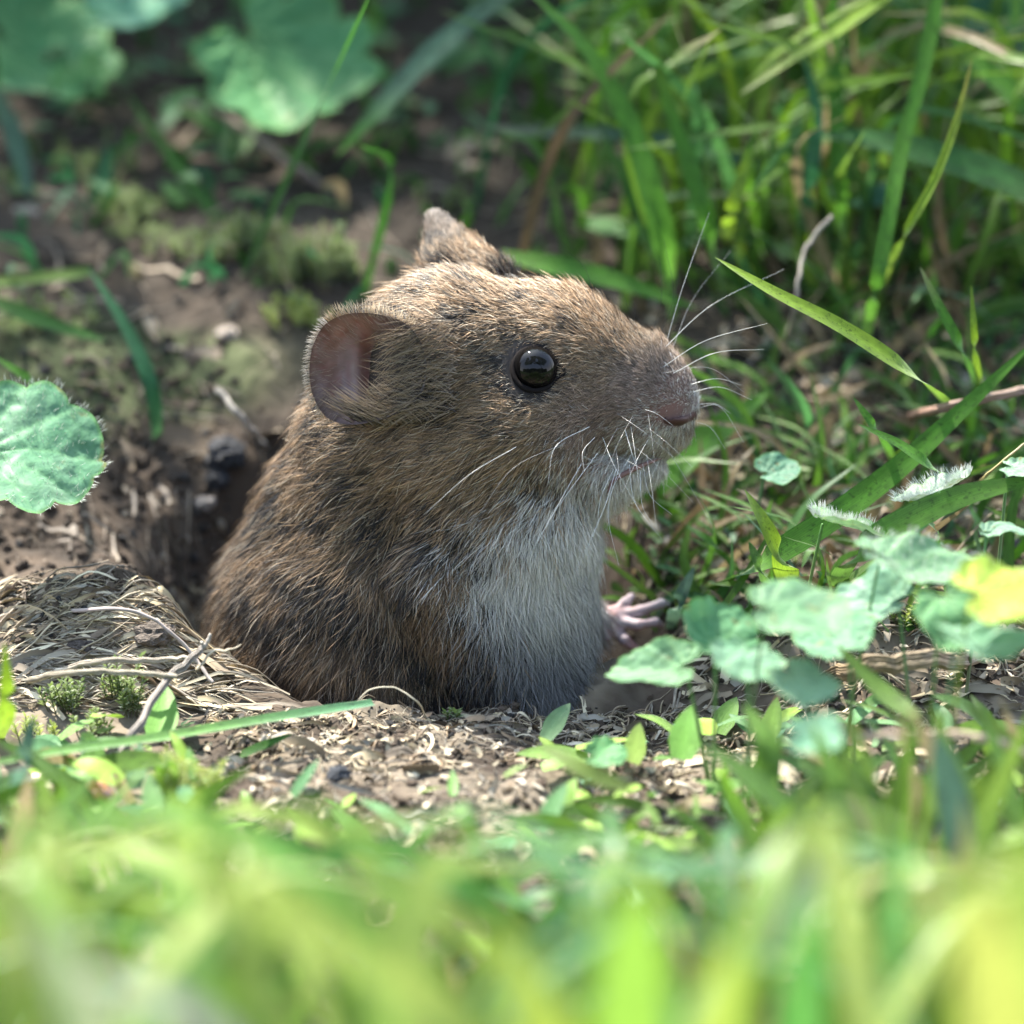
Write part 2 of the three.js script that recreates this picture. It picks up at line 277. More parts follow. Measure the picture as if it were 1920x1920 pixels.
{
  const B = new Build();
  for (const [a, b, w] of body.verts) B.v(toWorld(a, b, w), skinColour(a, b), a / 200, b / 200, nrmWorld(gradient(a, b, w)));
  for (const q of body.quads) B.quad(q[0], q[3], q[2], q[1]);
  // the far forepaw: palm and toes, meshed on a finer grid of its own and joined to the body's geometry
  const PAW = [
    [1090, 1158, -10, 25, 1150, 1160, -10, 22], [1150, 1160, -10, 22, 1162, 1160, -10.2, 18],
    [1155, 1150, -10, 13, 1172, 1132, -10.3, 10], [1172, 1132, -10.3, 10, 1184, 1118, -10.8, 7],
    [1165, 1154, -10, 13, 1200, 1146, -9.8, 10], [1200, 1146, -9.8, 10, 1240, 1132, -10.3, 8.5], [1240, 1132, -10.3, 8.5, 1253, 1134, -10.8, 5],
    [1160, 1166, -9.6, 12, 1196, 1172, -9.2, 9.5], [1196, 1172, -9.2, 9.5, 1228, 1166, -9.8, 8], [1228, 1166, -9.8, 8, 1240, 1172, -10.3, 5],
    [1146, 1174, -9.6, 13, 1172, 1200, -9.2, 10], [1172, 1200, -9.2, 10, 1198, 1222, -9.6, 8], [1198, 1222, -9.6, 8, 1207, 1234, -10, 5],
    [1130, 1172, -9.4, 10, 1138, 1196, -9.2, 7],
  ];
  const paw = (a, b, w) => { let d = 1e9; for (const c of PAW) { const ax = a - c[0], ay = b - c[1], az = (w - c[2]) * G, bx = c[4] - c[0], by = c[5] - c[1], bz = (c[6] - c[2]) * G, h = clamp((ax * bx + ay * by + az * bz) / (bx * bx + by * by + bz * bz)), e = Math.hypot(ax - bx * h, ay - by * h, az - bz * h) - mix(c[3], c[7], h), q = Math.max(7 - Math.abs(d - e), 0) / 7; d = Math.min(d, e) - q * q * 1.75; } return d; };
  const mesh = nets(paw, [1050, 1090, -12.5], [1275, 1260, -7.5], [3, 3, 0.12]), first = B.count;
  for (const [a, b, w] of mesh.verts) { const e = 2, g = [paw(a + e, b, w) - paw(a - e, b, w), paw(a, b + e, w) - paw(a, b - e, w), paw(a, b, w + e * S) - paw(a, b, w - e * S)]; B.v(toWorld(a, b, w), mixc([0.30, 0.17, 0.165], [0.37, 0.32, 0.35], smooth(0.2, 0.7, fbm(a / 30, b / 30, w / 2) + (1160 - b) * 0.004)), 0, 0, nrmWorld(g)); }
  for (const q of mesh.quads) B.quad(q[0] + first, q[3] + first, q[2] + first, q[1] + first);
  B.build('body', M.skin, vole);
}
{ // fur
  const R = rng(77), B = { p: [], n: [], c: [], i: [] }, tris = [], cum = []; let sum = 0;
  const P = body.verts;
  const area = (q) => { const A = P[q[0]], C = P[q[2]], D = P[q[1]], u = [C[0] - A[0], C[1] - A[1], (C[2] - A[2]) * G], v = [D[0] - A[0], D[1] - A[1], (D[2] - A[2]) * G]; return Math.hypot(u[1] * v[2] - u[2] * v[1], u[2] * v[0] - u[0] * v[2], u[0] * v[1] - u[1] * v[0]); };
  for (const q of body.quads) {
    const [a, b, w] = P[q[0]], g = gradient(a, b, w); let d = 1;
    if (g[2] < -0.25) d *= 0.3;
    if (b > 1400) d *= 0.15;
    d *= mix(1.0, 2.6, smooth(620, 900, a) * smooth(1000, 840, b)) * mix(1, 1.7, smooth(1060, 1180, a) * smooth(900, 860, b));
    if (b < 480) d *= 2.2;
    sum += area(q) * d; tris.push(q); cum.push(sum);
  }
  const COUNT = 300000, f2 = [0, 0], l2 = [0, 0];
  const pos = new Float32Array(COUNT * 21), nor = new Float32Array(COUNT * 21), col = new Float32Array(COUNT * 21), idx = new Uint32Array(COUNT * 15); let n = 0;
  const tan = [0.48, 0.325, 0.19], rust = [0.38, 0.225, 0.115], dark = [0.028, 0.024, 0.024], slate = [0.045, 0.043, 0.048], pale = [0.64, 0.53, 0.39], white = [0.90, 0.87, 0.81], grey = [0.42, 0.42, 0.45];
  const v0 = V(0, 0, 0), side = V(0, 0, 0), nn = V(0, 0, 0);
  for (let tries = 0; n < COUNT && tries < COUNT * 2; tries++) {
    const r = R() * sum; let lo = 0, hi = cum.length - 1; while (lo < hi) { const m = (lo + hi) >> 1; if (cum[m] < r) lo = m + 1; else hi = m; }
    const q = tris[lo], s = R(), t = R(), A = P[q[0]], Bq = P[q[1]], C = P[q[2]], D = P[q[3]];
    let root = [0, 1, 2].map((k) => mix(mix(A[k], Bq[k], s), mix(D[k], C[k], s), t)), g = gradient(...root);
    const [a, b, w] = root;
    const eye = Math.hypot(a - 1003, b - 692); if (eye < 45.5 && w > 0) continue;
    const ear = Math.hypot((a - 705) / 98, (b - 695) / 90); if (ear < 1 && w > 0.5) continue;
    if (Math.hypot((a - 1277) / 38, (b - 776) / 21) < 1 && R() < 0.93) continue;                 // bare nose
    if (b > 830 && b < 935 && Math.abs((a - 1140) * 0.46 + (b - 896)) < 9 && a > 1128 && a < 1240 && R() < 0.6) continue; // lip line
    idw(FLOW, a, b, f2); idw(LENGTH, a, b, l2);
    const N = nrmWorld(g), wht = bib(a, b) + 80 * (fbm(a / 30, b / 30, 3) - 0.47) + 60 * (fbm(a / 11, b / 16, 5, 2) - 0.38) + (R() + R() - 1) * 95, isWhite = wht > 0;
    // clumps: hairs of one lock lean the same way
    const lock = (fbm(a / 21, b / 21, w * 0.9, 2) - 0.38) * 2.1, lock2 = (fbm(a / 55 + 40, b / 55, w * 0.4, 2) - 0.38) * 1.2, jit = (R() + R() - 1) * (isWhite ? 0.8 : 0.7), ang = lock * 0.55 + lock2 * 0.5 + jit, ca = Math.cos(ang), sa = Math.sin(ang);
    const flow = dir(f2[0] * ca - f2[1] * sa, -(f2[0] * sa + f2[1] * ca), -0.1); flow.addScaledVector(N, -flow.dot(N)); if (flow.lengthSq() < 1e-4) continue; flow.normalize();
    let len = l2[0] * (0.42 + 0.6 * R()) * S, lift = clamp(l2[1] + (R() - 0.5) * 0.26 + lock * 0.1, 0.04, 0.9); if (eye < 75) { len *= mix(0.35, 1, (eye - 47) / 28); }
    const guard = R() < 0.05; if (guard) { len *= 1.3; lift += 0.08; }
    const rad = (l2[0] < 45 ? 0.018 : 0.023) * (guard ? 1.15 : 0.7 + 0.6 * R());
    // colour along the hair
    const tone = isWhite ? 0.7 + 0.4 * R() : 0.35 + 1.25 * R() * (0.4 + 0.6 * R()), patch = 0.55 * fbm(a / 15 + 7, b / 15, w * 1.2, 2) * 1.25 + 0.45 * fbm(a / 60 + 3, b / 60, w * 0.4, 2) * 1.25 + 0.035 * smooth(950, 1100, b), kind = R();
    let c0, c1, c2;
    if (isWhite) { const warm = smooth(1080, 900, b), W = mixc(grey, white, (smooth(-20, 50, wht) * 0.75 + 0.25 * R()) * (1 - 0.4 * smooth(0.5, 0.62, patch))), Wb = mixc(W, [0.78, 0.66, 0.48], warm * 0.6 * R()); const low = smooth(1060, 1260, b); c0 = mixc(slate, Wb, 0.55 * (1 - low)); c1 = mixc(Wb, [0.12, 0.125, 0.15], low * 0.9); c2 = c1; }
    else {
      const blackish = kind < mix(0.06, 0.78, smooth(0.46, 0.57, patch)) * (1 - 0.75 * smooth(1040, 1130, a)), palish = kind > 0.87, bandC = mixc(tan, rust, R() * 0.7);
      c0 = mixc(dark, slate, R() * 0.4); c1 = blackish ? dark : palish ? pale : bandC; c2 = blackish ? dark : palish ? pale : R() < 0.35 ? dark : mixc(bandC, pale, 0.3 * R());
      const greyer = smooth(120, 60, Math.hypot(a - 1245, b - 745)); c1 = mixc(c1, [0.25, 0.20, 0.175], greyer * 0.7); c2 = mixc(c2, [0.36, 0.30, 0.26], greyer * 0.7);
      const pad = smooth(150, 60, Math.hypot((a - 1190) * 0.75, b - 810)); c1 = mixc(c1, [0.44, 0.29, 0.22], pad * 0.8); c2 = mixc(c2, [0.66, 0.53, 0.43], pad * 0.85);
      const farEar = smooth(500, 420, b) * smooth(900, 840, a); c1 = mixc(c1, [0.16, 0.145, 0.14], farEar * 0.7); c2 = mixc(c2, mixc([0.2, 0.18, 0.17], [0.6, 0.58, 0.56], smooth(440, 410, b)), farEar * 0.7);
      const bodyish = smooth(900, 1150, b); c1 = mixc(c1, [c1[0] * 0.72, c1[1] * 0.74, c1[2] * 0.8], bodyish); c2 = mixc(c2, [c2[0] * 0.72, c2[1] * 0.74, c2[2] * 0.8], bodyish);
    }
    const p0 = toWorld(a, b, w).addScaledVector(N, -0.1);
    const rot = (R() - 0.5) * 2.4; side.copy(flow).cross(N).applyAxisAngle(flow, rot);
    const base = n * 7, curl = (R() - 0.5) * 0.9;
    for (let k = 0; k < 4; k++) {
      const tt = k / 3, out = lift * len * (tt * 1.35 - tt * tt * 0.62), along = len * tt * Math.sqrt(1 - lift * lift * 0.5);
      v0.copy(p0).addScaledVector(flow, along).addScaledVector(N, out).addScaledVector(side, curl * len * tt * tt * 0.5); v0.y -= len * tt * tt * 0.06;
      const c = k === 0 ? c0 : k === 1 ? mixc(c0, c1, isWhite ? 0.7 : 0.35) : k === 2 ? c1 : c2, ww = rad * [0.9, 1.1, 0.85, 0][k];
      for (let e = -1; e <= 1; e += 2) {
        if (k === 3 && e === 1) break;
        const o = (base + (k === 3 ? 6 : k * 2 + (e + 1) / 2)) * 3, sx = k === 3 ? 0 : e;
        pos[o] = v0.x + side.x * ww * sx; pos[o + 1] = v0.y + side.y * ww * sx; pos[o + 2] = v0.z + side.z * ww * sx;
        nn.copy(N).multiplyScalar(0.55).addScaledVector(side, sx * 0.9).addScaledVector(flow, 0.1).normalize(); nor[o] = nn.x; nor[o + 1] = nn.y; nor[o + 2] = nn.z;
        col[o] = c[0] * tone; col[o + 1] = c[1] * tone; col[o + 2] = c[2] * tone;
      }
    }
    const io = n * 15, F = [0, 1, 3, 0, 3, 2, 2, 3, 5, 2, 5, 4, 4, 5, 6]; for (let k = 0; k < 15; k++) idx[io + k] = base + F[k];
    n++;
  }
  for (let k = 0; k < n * 21; k += 3) { pos[k] = (pos[k] - vole.origin.x) * MM; pos[k + 1] = (pos[k + 1] - vole.origin.y) * MM; pos[k + 2] = (pos[k + 2] - vole.origin.z) * MM; }
  const g = new THREE.BufferGeometry();
  g.setAttribute('position', new THREE.BufferAttribute(pos.subarray(0, n * 21), 3)); g.setAttribute('normal', new THREE.BufferAttribute(nor.subarray(0, n * 21), 3)); g.setAttribute('color', new THREE.BufferAttribute(col.subarray(0, n * 21), 3)); g.setIndex(new THREE.BufferAttribute(idx.subarray(0, n * 15), 1));
  const o = new THREE.Mesh(g, M.fur); o.name = 'fur'; o.castShadow = o.receiveShadow = true; o.userData.kind = 'stuff'; vole.add(o);
  console.log('hairs', n, 'body', body.verts.length);
}
function strand(B, pts, r, c0, c1, seg = 8, sides = 4) { tube(B, pts, (t) => r * Math.pow(1 - t, 0.7) + 0.004, 0, c0, c1, sides, seg); }
{ // near ear: a thin cupped shell
  const OUT = [[788, 640], [760, 606], [712, 590], [655, 588], [612, 606], [588, 645], [580, 695], [588, 745], [612, 782], [650, 796], [700, 790], [752, 770], [790, 735], [800, 690]];
  const rim = new THREE.CatmullRomCurve3(OUT.map(([x, y]) => V(x, y, mix(2.6, 5.6, smooth(580, 800, x)))), true), cx = 725, cy = 698, NT = 72, NR = 16, B = new Build();
  const layer = (off) => {
    const s = B.count;
    for (let r = 0; r <= NR; r++) for (let t = 0; t < NT; t++) {
      const q = r / NR, e = rim.getPoint(t / NT), a = mix(cx, e.x, q), b = mix(cy, e.y, q), left = smooth(730, 600, a);
      let w = mix(1.5, e.z, q * q) - 0.5 * Math.sin(q * Math.PI) * (1 - left);
      w += 0.5 * Math.exp(-(((a - 668 - 0.0016 * (b - 690) ** 2) / 19) ** 2)) * smooth(0.95, 0.5, q) - 0.5 * Math.exp(-(((a - 700) / 16) ** 2)) + 0.3 * smooth(0.85, 1, q) - 0.25 * Math.exp(-(((a - 628) / 22) ** 2)) * smooth(1, 0.7, q);
      const edge = smooth(0.86, 1, q), n = fbm(a / 26, b / 26, 5), up = smooth(800, 600, b);
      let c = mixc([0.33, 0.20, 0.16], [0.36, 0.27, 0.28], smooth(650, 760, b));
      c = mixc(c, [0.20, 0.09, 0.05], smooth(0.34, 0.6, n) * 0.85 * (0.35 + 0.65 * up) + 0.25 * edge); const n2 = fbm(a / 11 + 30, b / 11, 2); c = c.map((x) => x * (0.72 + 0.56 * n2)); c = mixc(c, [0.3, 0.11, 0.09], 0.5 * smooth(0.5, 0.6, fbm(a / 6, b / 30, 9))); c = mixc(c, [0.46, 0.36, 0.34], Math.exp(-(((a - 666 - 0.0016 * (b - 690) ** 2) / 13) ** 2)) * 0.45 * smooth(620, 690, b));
      c = mixc(c, [0.06, 0.032, 0.03], smooth(655, 775, a) * 0.9); c = mixc(c, [0.09, 0.05, 0.04], smooth(0.93, 1, q) * 0.75);  // shade of the ear hollow painted dark into the skin colour
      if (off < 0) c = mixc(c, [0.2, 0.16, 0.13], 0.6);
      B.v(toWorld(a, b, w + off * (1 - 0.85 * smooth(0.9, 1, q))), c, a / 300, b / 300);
    }
    for (let r = 0; r < NR; r++) for (let t = 0; t < NT; t++) { const a = s + r * NT + t, b = s + r * NT + (t + 1) % NT, q = [a, b, b + NT, a + NT]; off > 0 ? B.quad(q[0], q[3], q[2], q[1]) : B.quad(...q); }
    return s + NR * NT;
  };
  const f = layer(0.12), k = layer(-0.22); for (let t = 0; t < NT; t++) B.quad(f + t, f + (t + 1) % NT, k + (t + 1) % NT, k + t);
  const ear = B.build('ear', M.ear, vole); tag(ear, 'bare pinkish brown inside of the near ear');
  // short hairs on the rim and the tufts that grow across the ear opening
  const R = rng(5), H = new Build();
  for (let n = 0; n < 420; n++) {
    const t = R() * 0.53 + 0.03, e = rim.getPoint(t), tg = rim.getTangent(t), o = [tg.y, -tg.x]; const l = Math.hypot(...o), top = smooth(640, 590, e.y) * smooth(600, 640, e.x), len = (8 + 11 * R()) * (1 + top * 0.6);
    let ox = -o[0] / l, oy = -o[1] / l; if ((e.x - cx) * ox + (e.y - cy) * oy < 0) { ox = -ox; oy = -oy; }
    const ja = (R() - 0.5) * 0.9 - 0.35, dx = ox * Math.cos(ja) - oy * Math.sin(ja), dy = ox * Math.sin(ja) + oy * Math.cos(ja), inset = R() * 6, w = e.z - 0.15 - R() * 0.5;
    const bl = R() < 0.3, c = top > 0.3 ? mixc([0.42, 0.29, 0.15], [0.55, 0.46, 0.34], R()) : mixc([0.6, 0.55, 0.48], [0.25, 0.18, 0.12], bl ? 0.8 : R() * 0.4);
    strand(H, [toWorld(e.x - ox * inset, e.y - oy * inset, w), toWorld(e.x + dx * len * 0.5, e.y + dy * len * 0.5, w + 0.1), toWorld(e.x + dx * len, e.y + dy * len, w - 0.1)], 0.022, c, c, 3, 3);
  }
  for (let n = 0; n < 1150; n++) {
    const k = R(), under = k > 0.6, a = under ? 670 + R() * 150 : 752 + R() * 110, b = under ? 778 + R() * 30 - (a - 640) * 0.1 : 600 + R() * 175, len = under ? 50 + 45 * R() : 45 + 75 * R() * (0.5 + 0.5 * R()), g = under ? -0.35 - R() * 0.5 : mix(0.5, -0.1, (b - 600) / 175) + (R() + R() - 1) * 0.75;
    const w0 = (under ? mix(2.6, 4.6, smooth(640, 800, a)) : 4.9) + R() * 0.7, dark = R() < 0.3, c = dark ? [0.04, 0.03, 0.028] : mixc([0.36, 0.24, 0.13], [0.46, 0.37, 0.27], R()), dx = -0.96 + 0.3 * R();
    strand(H, [toWorld(a, b, w0), toWorld(a + dx * len * 0.5, b + g * len * 0.5, w0 + 0.5), toWorld(a + dx * len, b + g * len * 1.0 + 4, w0 + 0.3)], 0.024, mixc(c, [0.05, 0.04, 0.04], 0.5), c, 4, 3);
  }
  for (let n = 0; n < 420; n++) {
    const t = R() * 0.6, q = 0.45 + 0.5 * Math.sqrt(R()), e = rim.getPoint(t), a = mix(cx, e.x, q), b = mix(cy, e.y, q), w = mix(1.5, e.z, q * q) + 0.45, L = 10 + 16 * R(), da = -0.75 + (R() - 0.5) * 0.7, db = (b - 690) / 110 + (R() - 0.5) * 0.6, c = mixc([0.5, 0.4, 0.32], [0.16, 0.10, 0.07], R());
    strand(H, [toWorld(a, b, w), toWorld(a + da * L * 0.5, b + db * L * 0.5, w + 0.2), toWorld(a + da * L, b + db * L, w + 0.22)], 0.011, c, c, 3, 3);
  }
  const hair = H.build('ear_hair', M.fur, ear); hair.userData.kind = 'stuff';
}
{ // eye with its dark lid
  const skinAt = (a, b) => { let w = 9; while (w > -2 && sdf(a, b, w) > 0) w -= 0.02; return w; };
  const e = toWorld(1003, 692, (skinAt(955, 692) + skinAt(1051, 692) + skinAt(1003, 645) + skinAt(1003, 740)) / 4 - 0.35), g = new THREE.SphereGeometry(1.68 * MM, 48, 32), eye = new THREE.Mesh(g, M.eye); eye.name = 'eye'; eye.position.copy(e).sub(vole.origin).multiplyScalar(MM); eye.castShadow = eye.receiveShadow = true; vole.add(eye);
  const B = new Build(), N = 56, K = 9;
  for (let i = 0; i < N; i++) for (let j = 0; j < K; j++) {
    const f = i / N * Math.PI * 2, h = j / K * Math.PI * 2, df = Math.atan2(Math.sin(f - 0.1), Math.cos(f - 0.1)) / 0.25, corner = Math.exp(-df * df) * 13, R0 = 41.5 + corner, r = 5 + corner * 0.1, rr = R0 + Math.cos(h) * r;
    B.v(toWorld(1003 + Math.cos(f) * rr, 692 + Math.sin(f) * rr * 0.98, skinAt(1003 + Math.cos(f) * (R0 + 4), 692 + Math.sin(f) * (R0 + 4)) + 0.05 + Math.sin(h) * r * S * 0.9), [0.010, 0.008, 0.008]);
  }
  for (let i = 0; i < N; i++) for (let j = 0; j < K; j++) { const i2 = (i + 1) % N, j2 = (j + 1) % K; B.quad(i * K + j, i * K + j2, i2 * K + j2, i2 * K + j); }
  B.build('eyelid', M.lid, vole);
}
{ // nose: two soft pads with the nostril between them
  const pad = (a, b, w) => {
    const el = (x, y, z, rx, ry, rz) => { const k = Math.hypot((a - x) / rx, (b - y) / ry, (w - z) * G / rz); return (k - 1) * Math.min(rx, ry, rz); };
    const sm = (p, q, k) => { const h = Math.max(k - Math.abs(p - q), 0) / k; return Math.min(p, q) - h * h * k * 0.25; };
    let d = sm(el(1283, 757, -1.4, 24, 28, 42), el(1258, 786, 0.1, 34, 15, 34), 12); d = sm(d, el(1290, 778, -1.3, 17, 17, 30), 8);
    for (const [x, y, z, r] of [[1280, 772, 0.7, 12], [1268, 776, 1.1, 11], [1256, 781, 1.3, 7]]) { const e = r - Math.hypot(a - x, (b - y) * 1.35, (w - z) * G * 0.5); d = Math.max(d, e); }
    return d;
  };
  const m = nets(pad, [1215, 720, -4], [1318, 812, 2.5], [2, 2, 0.08]), B = new Build();
  for (const [a, b, w] of m.verts) { const e = 1, g = [pad(a + e, b, w) - pad(a - e, b, w), pad(a, b + e, w) - pad(a, b - e, w), pad(a, b, w + e * S) - pad(a, b, w - e * S)]; const red = smooth(758, 776, b), in_ = Math.exp(-(((b - 776) / 6) ** 2)) * smooth(1290, 1250, a); B.v(toWorld(a, b, w), mixc(mixc([0.055, 0.042, 0.04], [0.062, 0.027, 0.024], red), [0.02, 0.004, 0.004], in_ * 0.9), 0, 0, nrmWorld(g)); }
  for (const q of m.quads) B.quad(q[0], q[3], q[2], q[1]);
  B.build('nose', M.wet, vole);
  const L = new Build();                                                         // lower lip and mouth slit
  tube(L, [toWorld(1246, 858, -0.9), toWorld(1216, 868, -0.05), toWorld(1180, 884, 0.85), toWorld(1148, 904, 1.55), toWorld(1138, 926, 1.6)], (t) => 0.03 + 0.17 * Math.sin(t * Math.PI), 0, [0.20, 0.11, 0.09], [0.13, 0.065, 0.055], 8, 20);
  L.build('mouth', M.wet, vole);
}
{ // whiskers
  const white = [0.78, 0.78, 0.76], black = [0.015, 0.013, 0.013], g = [0.45, 0.44, 0.43];
  const W = [ // a, b, w of root, middle, tip; colours; radius
    [1240, 690, 1, 1320, 640, 2, 1440, 606, 3, white, 0.045], [1262, 700, 1, 1340, 662, 1, 1432, 655, 1, white, 0.042], [1238, 660, 0, 1330, 575, -1, 1470, 505, -3, white, 0.04], [1250, 640, -1, 1278, 545, -1, 1330, 398, -3, white, 0.035], [1262, 650, -2, 1300, 560, -4, 1370, 470, -6, g, 0.028],
    [1290, 722, 0, 1345, 710, 0, 1390, 722, 0, white, 0.034], [1298, 735, 0, 1350, 726, 0, 1410, 750, 0, white, 0.034], [1300, 768, -1, 1345, 760, -1, 1395, 830, -2, white, 0.024], [1300, 760, -1, 1340, 757, -1, 1370, 775, -1, white, 0.022], [1298, 790, -1, 1330, 800, -1, 1360, 842, -1, white, 0.02],
    [1215, 640, -1, 1240, 560, -1, 1236, 482, -1, black, 0.026], [1190, 608, -1, 1178, 580, 0, 1168, 550, 0, black, 0.026], [1188, 606, -1, 1190, 580, -1, 1184, 574, -1, black, 0.03], [1230, 640, -2, 1262, 560, -3, 1245, 450, -4, black, 0.022], [1115, 560, 0, 1095, 500, 0, 1062, 470, 0, black, 0.02], [1250, 660, -2, 1262, 590, -3, 1272, 520, -4, black, 0.02],
    [960, 600, 4.6, 905, 575, 6, 815, 455, 7, black, 0.024], [1105, 800, 4, 1040, 840, 6.5, 1028, 905, 7, white, 0.045], [968, 838, 6, 880, 890, 8, 795, 965, 8, white, 0.04], [1115, 820, 4, 1092, 850, 6, 1096, 884, 6.6, white, 0.032], [1172, 806, 3.2, 1185, 850, 4.5, 1200, 895, 4.2, white, 0.032], [1210, 768, 3, 1230, 775, 3.6, 1262, 798, 3.6, white, 0.032],
    [1120, 850, 4, 1040, 960, 6.5, 985, 1055, 6.5, white, 0.036], [1090, 870, 4, 1050, 940, 6.6, 1000, 1030, 7, white, 0.036], [1155, 880, 3, 1130, 960, 5, 1072, 1090, 5.5, white, 0.034], [1150, 880, 3, 1125, 940, 4.5, 1120, 1000, 4.5, white, 0.026], [1160, 880, 3, 1140, 960, 4, 1160, 1060, 4, white, 0.034], [1180, 870, 3, 1190, 940, 4, 1240, 1010, 4, white, 0.026],
    [1205, 870, 2, 1220, 930, 3, 1260, 965, 3, white, 0.022], [1200, 880, 2, 1205, 950, 3, 1225, 985, 3, white, 0.022], [1250, 840, 1, 1290, 905, 1.5, 1335, 985, 1.5, g, 0.02], [1130, 820, 3.6, 1150, 870, 5.5, 1200, 960, 6, white, 0.028], [1060, 830, 4.5, 960, 880, 7.5, 900, 960, 8, g, 0.022], [1240, 700, 1.2, 1330, 690, 2, 1395, 735, 2, g, 0.02],
  ];
  const R = rng(91);
  for (let n = 0; n < 12; n++) {                                                 // finer ones in rows on the whisker pad
    const row = n % 4, a = 1150 + 28 * Math.floor(n / 4) + 10 * R(), b = 775 + 24 * row + 8 * R() - (a - 1150) * 0.05, w = 3.2 - (a - 1150) * 0.008, back = n % 3, L = 90 + 110 * R(), dx = back === 0 ? 0.55 : back === 1 ? -0.35 : 0.1, dy = back === 0 ? 0.35 + 0.3 * R() : 0.8;
    W.push([a, b, w, a + dx * L * 0.5, b + dy * L * 0.4, w + 2, a + dx * L * 1.1, b + dy * L, w + 3, R() < 0.5 ? g : white, 0.013]);
  }
  for (const k of W) {
    const B = new Build(), A = toWorld(k[0], k[1], k[2]), C = toWorld(k[3], k[4], k[5]), D = toWorld(k[6], k[7], k[8]);
    tube(B, [A, C, D], (t) => k[10] * 0.38 * Math.pow(1 - t, 0.75) + 0.006, 0, k[9], k[9], 6, 18); B.build('whisker', M.whisker, vole);
  }
}

// ------------------------------------------------------------------ plants
const C = { // base colours, linear
  mid: [0.10, 0.30, 0.025], deep: [0.05, 0.18, 0.02], teal: [0.05, 0.21, 0.085], lime: [0.26, 0.43, 0.03], pale: [0.30, 0.36, 0.14], straw: [0.42, 0.34, 0.20], brown: [0.20, 0.13, 0.07], grey: [0.30, 0.27, 0.23], cold: [0.12, 0.24, 0.17],
};
